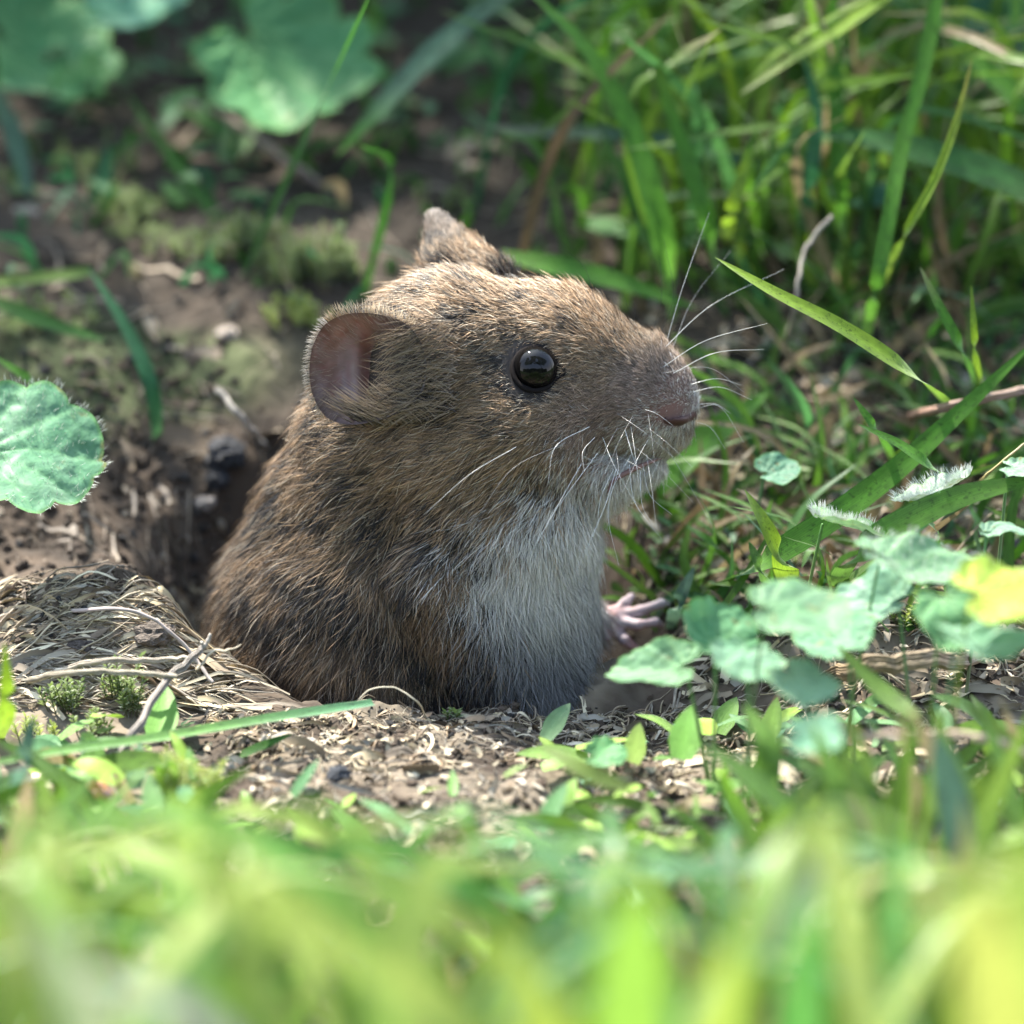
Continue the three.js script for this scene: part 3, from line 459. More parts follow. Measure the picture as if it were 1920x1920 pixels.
// [label, width, colour, [[px, py, w?], ...] from base to tip; the first point stands on the ground unless it has a w], options
const BLADES = [
  ['bright yellow green blade with its pointed tip beside the vole nose', 34, C.lime, [[1815, 782], [1700, 690, 3], [1580, 612, 4], [1450, 545, 4], [1340, 482, 3]], { roll: 0.15, fold: 0.3, base: [0.11, 0.27, 0.045] }],
  ['long arching green blade leaning from the top edge down behind the nose', 44, [0.13, 0.36, 0.04], [[1262, 600], [1250, 480, -28], [1228, 380, -27], [1180, 230, -27], [1100, 90, -28], [985, -25, -30]], {}],
  ['upright green blade with narrow tip just right of the long arching blade', 33, C.mid, [[1362, 560], [1330, 430, -26], [1290, 300, -26], [1240, 150, -27], [1213, 15, -28]], { tip: C.lime }],
  ['short dark green blade crossing left behind the long arching blade', 34, C.deep, [[1262, 530, -30], [1225, 450, -31], [1180, 350, -32], [1125, 245, -33]], {}],
  ['flat blue green blade with whitish tip pointing left above the vole forehead', 30, C.cold, [[1500, 345], [1390, 300, -38], [1280, 268, -38], [1150, 250, -38], [1000, 246, -38], [898, 236, -38]], { tip: [0.4, 0.42, 0.3], roll: -0.3 }],
  ['dark arched blade bent over between two upright blades at the top', 26, C.mid, [[1375, 185, -45], [1280, 110, -45], [1190, 62, -46], [1060, 88, -48], [970, 150, -50]], {}],
  ['diagonal shiny blade with pale tip crossing the upright stems at the top', 28, C.lime, [[1720, -50, -24], [1660, -8, -24], [1570, 55, -24], [1480, 112, -24], [1388, 177, -24]], { tip: C.pale, roll: 0.3 }],
  ['straight upright green stem left of the diagonal shiny blade', 26, C.mid, [[1372, 330], [1376, 200, -45], [1382, 60, -46], [1378, -40, -47]], {}],
  ['long thin stem leaning right up to the top edge with a joint halfway', 25, C.mid, [[1618, 640], [1642, 540, -15], [1668, 400, -16], [1692, 270, -18], [1730, 130, -20], [1762, -30, -22]], { blunt: 1 }],
  ['thin yellow green blade ending in a dry tip in front of the wide blade', 15, C.lime, [[1645, 540], [1700, 430, -12], [1752, 335, -12], [1800, 205, -13], [1823, 110, -13]], { tip: [0.35, 0.34, 0.1], fold: 0.5 }],
  ['upright stem with lit left edge behind the thin leaning stem', 30, C.mid, [[1588, 530], [1576, 350, -28], [1568, 200, -29], [1563, 40, -30], [1560, -40, -30]], {}],
  ['bluish upright blade left of the lit upright stem', 28, C.teal, [[1495, 470], [1520, 330, -26], [1530, 210, -27], [1505, 95, -28]], {}],
  ['wide flat green blade reaching in from the right edge', 56, [0.06, 0.2, 0.05], [[1990, 390, -24], [1900, 340, -24], [1780, 296, -25], [1650, 262, -26], [1530, 250, -28]], { roll: -0.2 }],
  ['broad blade slanting down to the right edge at the top corner', 46, C.mid, [[1990, 255, -30], [1920, 190, -30], [1830, 110, -31], [1740, 20, -32]], {}],
  ['short sunlit blade with dark tip left of the bluish upright blade', 25, C.lime, [[1362, 450], [1372, 395, -23], [1395, 320, -23], [1412, 248, -23]], { tip: C.deep }],
  ['pointed blade with pale tip standing right of the curved grass bed', 20, C.mid, [[1845, 735], [1800, 645, -6], [1760, 570, -6], [1725, 500, -6]], { tip: C.pale }],
  ['tiny upright blade near the right edge beside the pointed pale blade', 14, C.lime, [[1838, 735], [1828, 640, -5], [1821, 535, -5]], {}],
  ['long broad blade lying diagonally over the bank at right', 44, C.mid, [[1325, 1090], [1440, 1046, 2], [1560, 970, 0], [1680, 880, -2], [1800, 772, -4], [1950, 630, -6]], { tip: C.mid, roll: 0.2 }],
  ['thin forked blade with pointed tip lying on the long diagonal blade', 20, C.mid, [[1790, 892], [1740, 868, 3], [1680, 828, 3], [1608, 795, 3]], {}],
  ['thin blade falling from upper left across the forked blade', 18, C.mid, [[1675, 850], [1640, 800, 2], [1600, 745, 2]], {}],
  ['short lance shaped bright blade standing right of the dark hollow', 50, C.lime, [[1480, 1092], [1464, 1040, 5], [1432, 975, 6], [1396, 917, 6]], { point: 1.6, roll: 0.35 }],
  ['small pale blade at the foot of the lance shaped bright blade', 22, [0.14, 0.3, 0.06], [[1445, 1110], [1425, 1060, 6], [1404, 1015, 6]], {}],
  ['curved broad green blade bowing to the right edge above the white leaves', 46, [0.11, 0.28, 0.035], [[1562, 1095], [1615, 1030, 9], [1700, 975, 9], [1800, 930, 9], [1960, 895, 9]], { roll: 0.2, point: 5 }],
  ['broad dark blade lying under the vole chin', 62, C.mid, [[1135, 980], [1240, 890, -18], [1350, 800, -20], [1440, 735, -22]], {}],
  ['upright bluish blade standing in the hollow right of the far paw', 24, C.cold, [[1255, 1172], [1275, 1120, -6], [1302, 1062, -7]], {}],
  ['thin dark blade slanting down right across the hollow below the chin', 16, C.mid, [[1372, 1042], [1330, 1012, -8], [1286, 985, -9]], {}],
  ['dark upright blade behind the throat of the vole', 40, C.deep, [[1185, 1110], [1168, 1060, -20], [1140, 990, -21]], {}],
  ['green cut blade end lying in the hole under the breast', 44, C.mid, [[1150, 1320, 1], [1110, 1290, 0], [1062, 1255, -2]], { blunt: 1 }],
  ['green blade lying flat right behind the vole forehead', 42, C.mid, [[940, 478, -26], [1060, 500, -26], [1180, 532, -26], [1310, 580, -27]], {}],
  ['dim green blade leaning down right through the moss at upper left', 30, C.deep, [[505, 560], [425, 430, -42], [340, 320, -44], [235, 170, -46]], {}],
  ['silvery green blade with drooping tip between the top left leaves and the arching blade', 42, C.cold, [[960, -20, -34], [830, 78, -34], [725, 185, -34], [628, 297, -34]], { tip: C.mid }],
  ['dark long blade rising behind the silvery drooping blade', 36, C.deep, [[640, 375], [800, 262, -58], [950, 135, -60], [1080, 50, -62]], {}],
  ['teal blade curving down over the bare soil at left', 27, C.teal, [[297, 830], [285, 730, -22], [240, 620, -24], [165, 500, -27]], { tip: C.teal }],
  ['bluish drooping blade at the left edge below the big leaves', 36, C.cold, [[-10, 170, -42], [25, 250, -42], [45, 320, -42], [55, 370, -42]], {}],
  ['yellow green blade lying level at the left edge', 22, [0.16, 0.28, 0.05], [[-30, 530, -34], [70, 520, -34], [172, 508, -34]], { blunt: 1 }],
  ['green blade sloping down from the left edge above the soil', 32, C.deep, [[-20, 560, -28], [80, 600, -27], [200, 640, -26]], {}],
  ['small green blade at the left edge over the scalloped leaf', 20, C.mid, [[105, 745], [55, 710, -14], [-10, 668, -14]], {}],
  ['upright dull blade in the moss at the left side', 46, C.teal, [[170, 510], [180, 420, -44], [190, 350, -45], [205, 270, -46]], {}],
  ['cut green blade lying across the burrow rim in front of the vole', 23, [0.17, 0.38, 0.09], [[-40, 1436, 26], [100, 1408, 23], [300, 1380, 18], [500, 1346, 14], [700, 1316, 11]], { blunt: 1, tip: [0.1, 0.3, 0.15], roll: -0.35, fold: 0.4 }],
  ['small dark blade lying on the rim under the cut blade', 18, C.deep, [[430, 1412], [490, 1398, 14], [548, 1376, 14]], {}],
  ['bright blade at the left edge in front of the straw', 34, C.lime, [[-5, 1375], [14, 1300, 26], [8, 1205, 27]], { point: 1.5 }],
  ['pale bluish bent blade at the left edge below the moss', 28, C.cold, [[15, 1500], [45, 1420, 34], [62, 1340, 34]], {}],
  ['tall pale blue green blade standing in the blurred grass at right', 62, C.cold, [[1815, 1690, 60], [1800, 1560, 60], [1775, 1450, 60], [1755, 1370, 60]], {}],
  ['blurred green blade bent down right below the burrow rim', 44, [0.14, 0.30, 0.06], [[1620, 1575, 48], [1500, 1530, 48], [1400, 1450, 47], [1320, 1395, 46]], {}],
  ['blurred pale blade sloping below the twiggy clump at right', 34, [0.17, 0.32, 0.06], [[1720, 1345, 30], [1650, 1290, 28], [1570, 1210, 27]], {}],
  ['long blurred blade lying level across the lower right', 46, [0.07, 0.22, 0.09], [[1650, 1605, 80], [1400, 1618, 80], [1150, 1622, 80], [880, 1606, 82]], { roll: 0.4 }],
  ['blurred greyish blade sloping up right over the lowest grass', 62, [0.26, 0.33, 0.22], [[1350, 1830, 110], [1440, 1730, 110], [1545, 1620, 108]], { blunt: 1 }],
  ['blurred yellow green blade leaning low at centre right of the rim', 34, [0.2, 0.3, 0.06], [[1180, 1480, 40], [1090, 1440, 40], [1010, 1395, 38]], {}],
  ['blurred bright green upright blade right of the hollow under the leaves', 46, [0.16, 0.33, 0.05], [[1420, 1500, 42], [1440, 1400, 42], [1395, 1320, 40]], {}],
];
const ground = (p) => V(p.x, height(p.x, p.z) - 0.6, p.z);
for (const [label, width, col, list, o] of BLADES) {
  const pts = list.map(([x, y, w], k) => { const h = k === 0 && w === undefined; const p = h ? hit(x, y) : at(x, y, w); if (h) p.y -= 0.5; return p; });
  const B = new Build(); blade(B, pts, width * S * 1.18, { col, base: mixc(col, C.pale, 0.25), seg: 24, ...o });
  const t = thing('grass_blade', pts[0], label, 'grass blade'); B.build('leaf_blade', M.grass, t);
}
// tall blades close to the lens, far out of focus; each stands on the turf in front
const NEAR = [
  ['large blurred yellow blade slanting down right at bottom left of centre', 4.99, [0.43, 0.54, 0.09], [320, 1600], 175, [900, 1960]],
  ['second large blurred yellow blade at the bottom centre', 5.15, [0.46, 0.57, 0.09], [905, 1720], 190, [1040, 1990]],
  ['wide blurred lime blade with double tip at the bottom right of centre', 5.85, [0.31, 0.54, 0.08], [1195, 1640], 185, [1180, 2000]],
  ['blurred deep green blade between the lime and the glowing blade', 2.81, [0.14, 0.41, 0.09], [1520, 1650], 170, [1500, 1990]],
  ['glowing pale yellow blade in the bottom right corner', 7.02, [0.59, 0.62, 0.14], [1810, 1650], 200, [1900, 2000]],
  ['blurred pale blade in the bottom left corner', 3.90, [0.48, 0.54, 0.35], [60, 1700], 190, [200, 2000]],
  ['blurred white green blade flat along the bottom left edge', 3.12, [0.57, 0.59, 0.47], [140, 1820], 190, [420, 1960]],
  ['blurred lime blade low between the two yellow blades', 2.65, [0.34, 0.52, 0.11], [640, 1780], 180, [760, 2000]],
  ['blurred mid green blade at the far bottom right edge', 2.65, [0.17, 0.42, 0.13], [1690, 1560], 120, [1660, 1990]],
  ['blurred light green blade above the pale corner blade at bottom left', 2.50, [0.36, 0.49, 0.17], [20, 1500], 100, [80, 1800]],
  ['blurred yellow green blade under the moss tuft at left', 2.65, [0.34, 0.52, 0.09], [360, 1470], 80, [350, 1700]],
  ['blurred yellow blade in the gap right of the second yellow blade', 3.12, [0.44, 0.55, 0.11], [1380, 1760], 185, [1330, 2000]],
  ['blurred lime tip at the right edge over the glowing blade', 3.51, [0.40, 0.53, 0.11], [1900, 1560], 150, [1960, 2000]],
  ['blurred soft green blade crossing low toward bottom left', 3.12, [0.27, 0.46, 0.15], [430, 1730], 170, [240, 2000]],
];
for (const [label, width, col, tip, w, foot] of NEAR) {
  const T = at(tip[0], tip[1], w * 0.85), F = at(foot[0], foot[1], w * 0.85 - 4), g = onGround(F.x + (F.x - T.x) * 0.6, F.z + 8, -1), B = new Build();
  blade(B, [g, g.clone().lerp(F, 0.6), F, F.clone().lerp(T, 0.5).add(V(0, 0.8, 0)), T], width, { col, seg: 22, fold: 0.2, roll: 0.25, point: 4 });
  B.build('leaf_blade', M.grass, thing('grass_blade', g, label, 'grass blade'));
}
// round scalloped leaves of a low creeping herb
function leaf(label, px, py, w, r, n, roll, col, o = {}) {
  const c = at(px, py, w), N = dir(...n), X = dir(Math.cos(roll), Math.sin(roll), 0).addScaledVector(N, -dir(Math.cos(roll), Math.sin(roll), 0).dot(N)).normalize(), Y = N.clone().cross(X), R = r * S, B = new Build(), NT = 168, NR = 30, lobes = o.lobes ?? 9, seed = px * 7 + py;
  const foot = c.clone().addScaledVector(X, -R * 0.55);
  const outline = (f) => { const d = Math.abs(Math.atan2(Math.sin(f - Math.PI), Math.cos(f - Math.PI))), notch = 1 - 0.5 * Math.exp(-((d / 0.24) ** 2)), s = Math.abs(Math.sin(f * lobes * 0.72 + seed + 0.8 * Math.sin(f * 2 + seed))); return R * notch * (1 - (o.deep ?? 0.09) + (o.deep ?? 0.09) * Math.pow(s, 0.6)) * (1 + (o.long ?? 0) * Math.cos(f)) * (1 + (o.rough ?? 0.42) * (noise(Math.cos(f) * 1.3 + seed, Math.sin(f) * 1.3, 3) - 0.5)); };
  const surf = (f, q) => {
    const rr = outline(f) * q, x = Math.cos(f) * rr, y = Math.sin(f) * rr * (o.aspect ?? 1);
    const z = R * ((o.cup ?? 0.18) * (x * x + y * y) / (R * R) - (o.droop ?? 0.1) * Math.pow(Math.max(0, x / R), 2) + 0.06 * Math.abs(Math.sin((Math.atan2(y / R, x / R + 0.6)) / 0.52 * Math.PI)) * q + 0.34 * (noise(x / R * 1.5 + seed, y / R * 1.5, 1) - 0.5) + 0.035 * (noise(x / R * 9 + seed, y / R * 9, 2) - 0.5) + (o.fold ?? 0) * Math.abs(y) / R);
    return c.clone().addScaledVector(X, x).addScaledVector(Y, y).addScaledVector(N, z);
  };
  for (let k = 0; k <= NR; k++) for (let j = 0; j < NT; j++) {
    const q = k / NR, f = j / NT * Math.PI * 2, m = fbm(Math.cos(f) * q * 3 + seed, Math.sin(f) * q * 3, 2), fine = hash(j, k, seed), lx = Math.cos(f) * q + 0.6, ly = Math.sin(f) * q, va = Math.atan2(ly, lx), vd = Math.hypot(lx, ly), near = va / 0.52 - Math.round(va / 0.52), main = Math.exp(-((near * vd / 0.07) ** 2)), twig = Math.pow(Math.abs(Math.sin(vd * 15 - Math.abs(near) * 7 + 1.5 * (m - 0.4))), 22) * 0.6, rib = Math.max(main, twig);
    let cc = mixc(col, [col[0] * 0.7, col[1] * 0.75, col[2] * 0.7], smooth(0.4, 0.6, m) * 0.6); cc = mixc(cc, [col[0] * 2 + 0.05, col[1] * 1.35 + 0.05, col[2] * 1.4 + 0.03], rib * 0.55); cc = mixc(cc, o.paintedSheen ?? [0.26, 0.38, 0.28], (o.hairy ?? 0.25) * (0.35 + 0.35 * smooth(0.3, 0.65, fbm(Math.cos(f) * q * 2 + seed, Math.sin(f) * q * 2, 9)) + 0.25 * fine) * (1 - 0.5 * rib)); cc = mixc(cc, [0.12, 0.28, 0.05], smooth(0.93, 1, q) * 0.6);  // whitish sheen of the leaf hairs painted into the colour
    cc = mixc(cc, [0.20, 0.15, 0.05], 0.6 * smooth(0.70, 0.78, fbm(Math.cos(f) * q * 5 + seed, Math.sin(f) * q * 5, 6, 3) + 0.08 * q));
    B.v(surf(f, q), cc, Math.cos(f) * q * R / 20, Math.sin(f) * q * R / 20);
  }
  for (let k = 0; k < NR; k++) for (let j = 0; j < NT; j++) { const a = k * NT + j, b = k * NT + (j + 1) % NT; B.quad(a, a + NT, b + NT, b); }
  let root = o.root ? onGround(foot.x + o.root[0], foot.z + o.root[1], -0.5) : onGround(foot.x - X.x * R * 0.5, foot.z - 1.5, -0.5);
  const t = thing('scalloped_leaf', root, label, 'leaf', o.group); B.build('leaf_blade', M.leaf, t);
  const St = new Build(); tube(St, [root, root.clone().lerp(foot, 0.5).add(V(0, 0.6, 0)), foot.clone().addScaledVector(N, -0.1)], 0.15, 0.11, mixc(col, C.brown, 0.6), mixc(col, C.deep, 0.5), 6, 10); St.build('stalk', M.straw, t);
  if (o.fuzz) {
    const H = new Build(), Rn = rng(seed);
    for (let k = 0; k < o.fuzz; k++) { const f = Rn() * 6.283, q = Rn() < 0.35 ? 1 : Math.sqrt(Rn()), p = surf(f, q), e = surf(f, Math.max(0, q - 0.05)), out = p.clone().sub(e).normalize(), d = N.clone().multiplyScalar(0.9).addScaledVector(out, q === 1 ? 0.8 : 0.1).add(V(Rn() - 0.5, Rn() - 0.5, Rn() - 0.5).multiplyScalar(0.8)).normalize(), L = 0.3 + 0.4 * Rn(); strand(H, [p, p.clone().addScaledVector(d, L)], 0.016, [0.7, 0.74, 0.68], [0.8, 0.82, 0.76], 2, 3); }
    H.build('leaf_hair', M.whisker, t).userData.kind = 'stuff';
  }
  return t;
}
leaf('teal green scalloped leaf with painted pale sheen hanging over the bare soil at left', 55, 850, -1, 158, [0.15, 0.62, 0.77], 0.1, [0.05, 0.21, 0.09], { hairy: 0.5, fuzz: 420, lobes: 5, deep: 0.14, rough: 0.3, cup: 0.08, droop: 0.25 });
leaf('large dull green leaf in the top left corner', 70, 95, -55, 170, [0.1, 0.75, 0.65], -0.6, [0.05, 0.19, 0.06], { lobes: 5, deep: 0.2, rough: 0.25, hairy: 0.1 });
leaf('bluish leaf catching the sky at the top edge right of the corner leaf', 250, 25, -50, 105, [-0.1, 0.9, 0.42], 0.2, [0.05, 0.22, 0.12], { hairy: 0.4, aspect: 0.7 });
leaf('big lobed green leaf hanging at the top between corner leaves and silvery blade', 530, 120, -48, 185, [0.1, 0.6, 0.79], -0.9, [0.055, 0.2, 0.065], { lobes: 5, deep: 0.22, rough: 0.25, hairy: 0.1 });
leaf('small drooping green lobe under the large corner leaf', 145, 150, -52, 58, [0, 0.5, 0.8], -1.4, [0.06, 0.2, 0.05], { hairy: 0.1, lobes: 5 });
leaf('sunlit whitish leaf right of the dark hollow, nearest of its cluster', 1485, 1152, 32, 92, [0.05, 0.86, 0.5], 0.3, [0.06, 0.19, 0.07], { hairy: 0.5, paintedSheen: [0.24, 0.35, 0.25] });
leaf('whitish green leaf drooping over the dark hollow beside the far paw', 1235, 1252, 22, 98, [-0.25, 0.72, 0.6], 2.7, [0.06, 0.19, 0.07], { hairy: 0.45, paintedSheen: [0.23, 0.34, 0.24], aspect: 0.7, droop: 0.2 });
leaf('shaded green leaf edge between the two whitish leaves by the hollow', 1345, 1180, 24, 74, [0.5, 0.45, 0.7], 1.2, [0.05, 0.2, 0.07], { hairy: 0.2 });
leaf('broad leaf with painted white sheen in the middle of the right cluster', 1720, 1060, 22, 128, [0.1, 0.9, 0.4], 0.15, [0.06, 0.19, 0.07], { hairy: 0.5, paintedSheen: [0.24, 0.35, 0.25], aspect: 0.75, fuzz: 500 });
leaf('hairy leaf seen edge on with glowing yellow underside', 1590, 985, 7, 86, [0.1, 0.97, 0.1], 0.1, [0.12, 0.26, 0.08], { hairy: 0.6, fuzz: 700, droop: 0.35 });
leaf('furled grey hairy leaf behind the curved broad blade', 1752, 922, 5, 86, [-0.45, 0.85, 0.2], 0.5, [0.08, 0.2, 0.09], { hairy: 0.9, fuzz: 900, paintedSheen: [0.5, 0.56, 0.5], droop: 0.2 });
leaf('yellow sunlit leaf at the right edge of the leaf cluster', 1868, 1116, 36, 104, [0.2, 0.75, 0.6], 0.6, [0.26, 0.38, 0.03], { hairy: 0.1 });
leaf('pale leaf cut by the right edge above the leaf cluster', 1915, 880, 8, 46, [0, 0.85, 0.5], 0, [0.12, 0.26, 0.14], { hairy: 0.8 });
leaf('teal leaf below the yellow sunlit leaf at the right edge', 1850, 1212, 36, 100, [0.1, 0.9, 0.4], 0.1, [0.07, 0.24, 0.13], { hairy: 0.6, aspect: 0.6 });
leaf('pale leaf lying at the right edge over the broad white leaf', 1890, 1000, 12, 70, [0.1, 0.92, 0.3], 0.3, [0.1, 0.25, 0.13], { hairy: 0.8, aspect: 0.6 });
leaf('small shaded leaf tucked behind the nearest whitish leaf', 1570, 1205, 24, 78, [-0.2, 0.8, 0.5], 2.0, [0.06, 0.21, 0.10], { hairy: 0.4 });
leaf('leaf half hidden under the left side of the broad white leaf', 1640, 1125, 20, 86, [-0.3, 0.75, 0.55], 2.6, [0.06, 0.2, 0.11], { hairy: 0.6 });
leaf('small pale leaf below the gap between the drooping and nearest whitish leaf', 1395, 1240, 28, 66, [0.25, 0.7, 0.6], -1.9, [0.07, 0.22, 0.11], { hairy: 0.5 });
leaf('dull leaf lying between the broad white and the yellow leaf', 1790, 1150, 30, 84, [0.15, 0.6, 0.75], -1.2, [0.07, 0.23, 0.07], { hairy: 0.3 });
leaf('small rounded teal leaf on the dim ground below the vole nose', 1460, 885, -8, 50, [0, 0.7, 0.7], 0.3, [0.04, 0.15, 0.09], { hairy: 0.2, lobes: 1 });
leaf('dark teal leaf in the top right corner', 1860, 85, -55, 120, [0, 0.6, 0.8], 0.4, [0.025, 0.13, 0.07], { hairy: 0.05 });
leaf('flat teal leaf lying behind the upright stems at right', 1620, 375, -34, 84, [0, 0.85, 0.5], 0.1, [0.03, 0.15, 0.10], { hairy: 0.15, aspect: 0.55, lobes: 1 });
leaf('blurred teal leaf in the grass below the right cluster', 1530, 1385, 50, 60, [0, 0.8, 0.6], 0.2, [0.06, 0.22, 0.12], { hairy: 0.4 });
leaf('blurred small green leaf on the rim below the vole breast', 1135, 1415, 22, 42, [0, 0.7, 0.7], 0.2, [0.07, 0.24, 0.08], { hairy: 0.2 });
leaf('blurred pale green leaf in front of the twiggy clump', 1500, 1290, 34, 62, [0.2, 0.8, 0.55], -1.2, [0.12, 0.26, 0.13], { hairy: 0.5 });

// uncounted grass: behind, and in front
function turf(name, label, count, seed, spec) {
  const R = rng(seed), B = new Build();
  for (let k = 0; k < count; k++) { const s = spec(R, k); if (s) blade(B, s.pts, s.width, s.o); }
  tag(B.build(name, M.grass), label, name.replace(/_/g, ' '), null, 'stuff');
}
const greens = [C.mid, C.deep, C.teal, [0.1, 0.25, 0.04], [0.14, 0.28, 0.05]];
turf('bank_grass', 'dense tangle of long green grass over the bank behind the vole', 3000, 11, (R) => {
  const px = R() * 2300 - 190, py = R() * 950 - 350, right = smooth(850, 1250, px); if (R() > mix(0.16, 1, right)) return null;
  const g = hit(px, clamp(py, -380, 720)); if (g.w > -12 && px < 1350) return null; if (px < 1250 && g.w > -20) return null; if (px < 1750 && g.w > -34 && R() < 0.85) return null; if (R() < 0.2) return null;
  const long = R() < mix(0.03, 0.45, right), h = long ? 12 + 22 * R() : 2.5 + 8 * R() * R(), lean = V((R() - 0.5) * (long ? 0.8 : 1.5), 1, (R() - 0.4) * 0.6).normalize(), p = g.clone().add(V(0, -0.4, 0)), m = p.clone().addScaledVector(lean, h * 0.55), e = m.clone().addScaledVector(lean, h * 0.5).add(V((R() - 0.5) * h * 1.1, -h * R() * 0.6, (R() - 0.3) * h * 0.5));
  const top = toPx(e); if (px < 1330 && top[1] > 380 && top[0] > 560 && top[0] < 1330 && top[2] > -16) return null;
  const dry = R() < 0.06; return { pts: [p, m, e], width: (long ? 0.55 : 0.35) + 0.55 * R(), o: { col: dry ? mixc(C.straw, C.brown, R()) : mixc(greens[Math.floor(R() * (right < 0.5 ? 3 : 5))], C.lime, (0.15 + 0.75 * R() * R()) * right), tip: R() < 0.2 ? C.straw : undefined, seg: 9, cols: 2, roll: (R() - 0.5) * 1.6, twist: (R() - 0.5) } };
});
turf('tall_grass', 'tall shady grass standing beyond the bank along the top edge', 1300, 17, (R) => {  // mostly out of view; heights shaped to throw shade on bank and vole
  const x = (R() - 0.5) * 190, z = -102 - 110 * R(), g = onGround(x, z, -0.5), h = R() < 0.16 ? 125 + 75 * R() : 45 + 80 * R(), lean = V((R() - 0.5) * 0.7, 1, (R() - 0.5) * 0.5).normalize(), m = g.clone().addScaledVector(lean, h * 0.6), e = m.clone().addScaledVector(lean, h * 0.4).add(V((R() - 0.5) * h * 0.5, -h * 0.15 * R(), (R() - 0.5) * h * 0.4));
  return { pts: [g, m, e], width: 1.5 + 2.2 * R(), o: { col: greens[Math.floor(R() * 5)], seg: 8, cols: 2, roll: (R() - 0.5) * 2.4 } };
});
turf('right_bank_grass', 'short mixed grass on the bank right of the vole nose', 1100, 12, (R) => {
  const px = 1170 + R() * 800, py = 470 + R() * 720; if (px < 1400 && py < 900) return null; const g = hit(px, py);
  const h = R() < 0.25 ? 6 + 8 * R() : 1.5 + 5 * R() * R(), a = R() * 6.28, lean = V(Math.cos(a), 0.5 + R(), Math.sin(a) * 0.6).normalize(), p = g.clone().add(V(0, -0.3, 0)), m = p.clone().addScaledVector(lean, h * 0.5), e = m.clone().addScaledVector(lean, h * 0.5).add(V((R() - 0.5) * h * 0.7, -h * 0.35 * R(), 0));
  const dry = R() < 0.3; return { pts: [p, m, e], width: 0.3 + 0.6 * R(), o: { col: dry ? mixc(C.straw, C.brown, R()) : mixc(greens[Math.floor(R() * 5)], C.lime, R() * 0.4), seg: 8, cols: 2, roll: (R() - 0.5) * 1.6 } };
});
turf('front_grass', 'short bright grass growing in front of the burrow rim', 640, 13, (R) => {
  const z = 12 + 105 * Math.pow(R(), 1.3), x = (R() - 0.5) * (84 - z * 0.02), p = onGround(x, z, -0.5), [px, py, w] = toPx(p); if (py > 3600) return null;
  const limit = px < 800 ? mix(1430, 1380, smooth(0, 250, px)) + 175 * smooth(250, 450, px) : mix(1560, 1300, smooth(1000, 1750, px)), top = Math.max(limit + 400 * R() * R() + (z > 60 ? 190 : 0) + (z > 140 ? 130 : 0), 0);
  if (top > py - 15) return null; const tip = at(px + (R() - 0.5) * (z < 120 ? 520 : 300), top, w + 2 + R() * 4), m = p.clone().lerp(tip, 0.55).add(V((R() - 0.5) * 2, 1.0, 0)), yellow = smooth(20, 150, z);
  const dry = R() < 0.10, c = dry ? C.straw : mixc(greens[Math.floor(R() * 5)], mixc(C.lime, C.pale, R() * 0.6), 0.4 + 0.6 * yellow * R());
  return { pts: [p, m, tip], width: 0.6 + 1.5 * R(), o: { col: c, seg: 10, cols: 2, roll: (R() - 0.5) * 1.4, twist: (R() - 0.5) * 0.8 } };
});
turf('near_grass', 'sunlit yellow green grass close in front, wholly out of focus', 95, 19, (R) => {
  const z = 45 + 85 * R(), x = (R() - 0.5) * 92, w = z * 0.9, clump = noise(x / 6 + 3, z / 30, 2), tipY = 1480 + 420 * (1 - clump) * R() + 160 * R(), T = at(960 + x / S, tipY, w), dx = (R() - 0.5) * 70, p = onGround(x + dx, z + 6 + 20 * R(), -0.5), m = p.clone().lerp(T, 0.65).add(V(0, 3 + 5 * R(), 0)), e = T.clone().add(V(-dx * 0.35, -5 * R(), 3 * R()));
  return { pts: [p, m, T, e], width: 1.0 + 2.4 * R() * R(), o: { col: clump < 0.42 ? mixc(C.mid, C.teal, R()) : mixc(mixc(C.mid, C.lime, R()), [0.46, 0.54, 0.15], R()), seg: 10, cols: 2, roll: (R() - 0.5) * 1.4, face: dir(0.1, 0.8, 0.5) } };
});
// small oval herb leaves: uncounted undergrowth
function herbs(name, label, count, seed, spot, col, size) {
  const R = rng(seed), B = new Build();
  for (let k = 0; k < count; k++) {
    const g = spot(R); if (!g) continue; const a = R() * 6.28, r = mix(size[0], size[1], R() * R()), T = V(Math.cos(a), 0.25 + 0.7 * (R() - 0.3), Math.sin(a)).normalize(), c = mixc(col[Math.floor(R() * col.length)], C.pale, R() * R() * 0.4), p = g.clone().add(V(0, r * 0.4 * R(), 0)), m = p.clone().addScaledVector(T, r), e = m.clone().addScaledVector(T, r * 0.9).add(V(0, -r * 0.4 * R(), 0));
    blade(B, [p, m, e], r * (0.45 + 0.6 * R()), { col: c, seg: 8, cols: 4, face: V((R() - 0.5) * 0.8, 1, (R() - 0.3) * 0.8).normalize(), fold: 0.25, point: 2 });
  }
  tag(B.build(name, M.leaf), label, 'herbs', null, 'stuff');
}
herbs('low_herbs', 'small blurred herb leaves among the grass in front of the rim', 620, 61, (R) => { const z = 12 + 150 * Math.pow(R(), 1.4), p = onGround((R() - 0.5) * 86, z, 0.2), q = toPx(p); if ((q[0] > 380 && q[0] < 1000 && q[1] < 1510) || q[1] < 1360) return null; p.y += R() * R() * z * 0.12; return p; }, [[0.10, 0.27, 0.10], [0.13, 0.30, 0.05], [0.09, 0.25, 0.13], [0.25, 0.42, 0.04], [0.2, 0.36, 0.06]], [1.0, 3.2]);
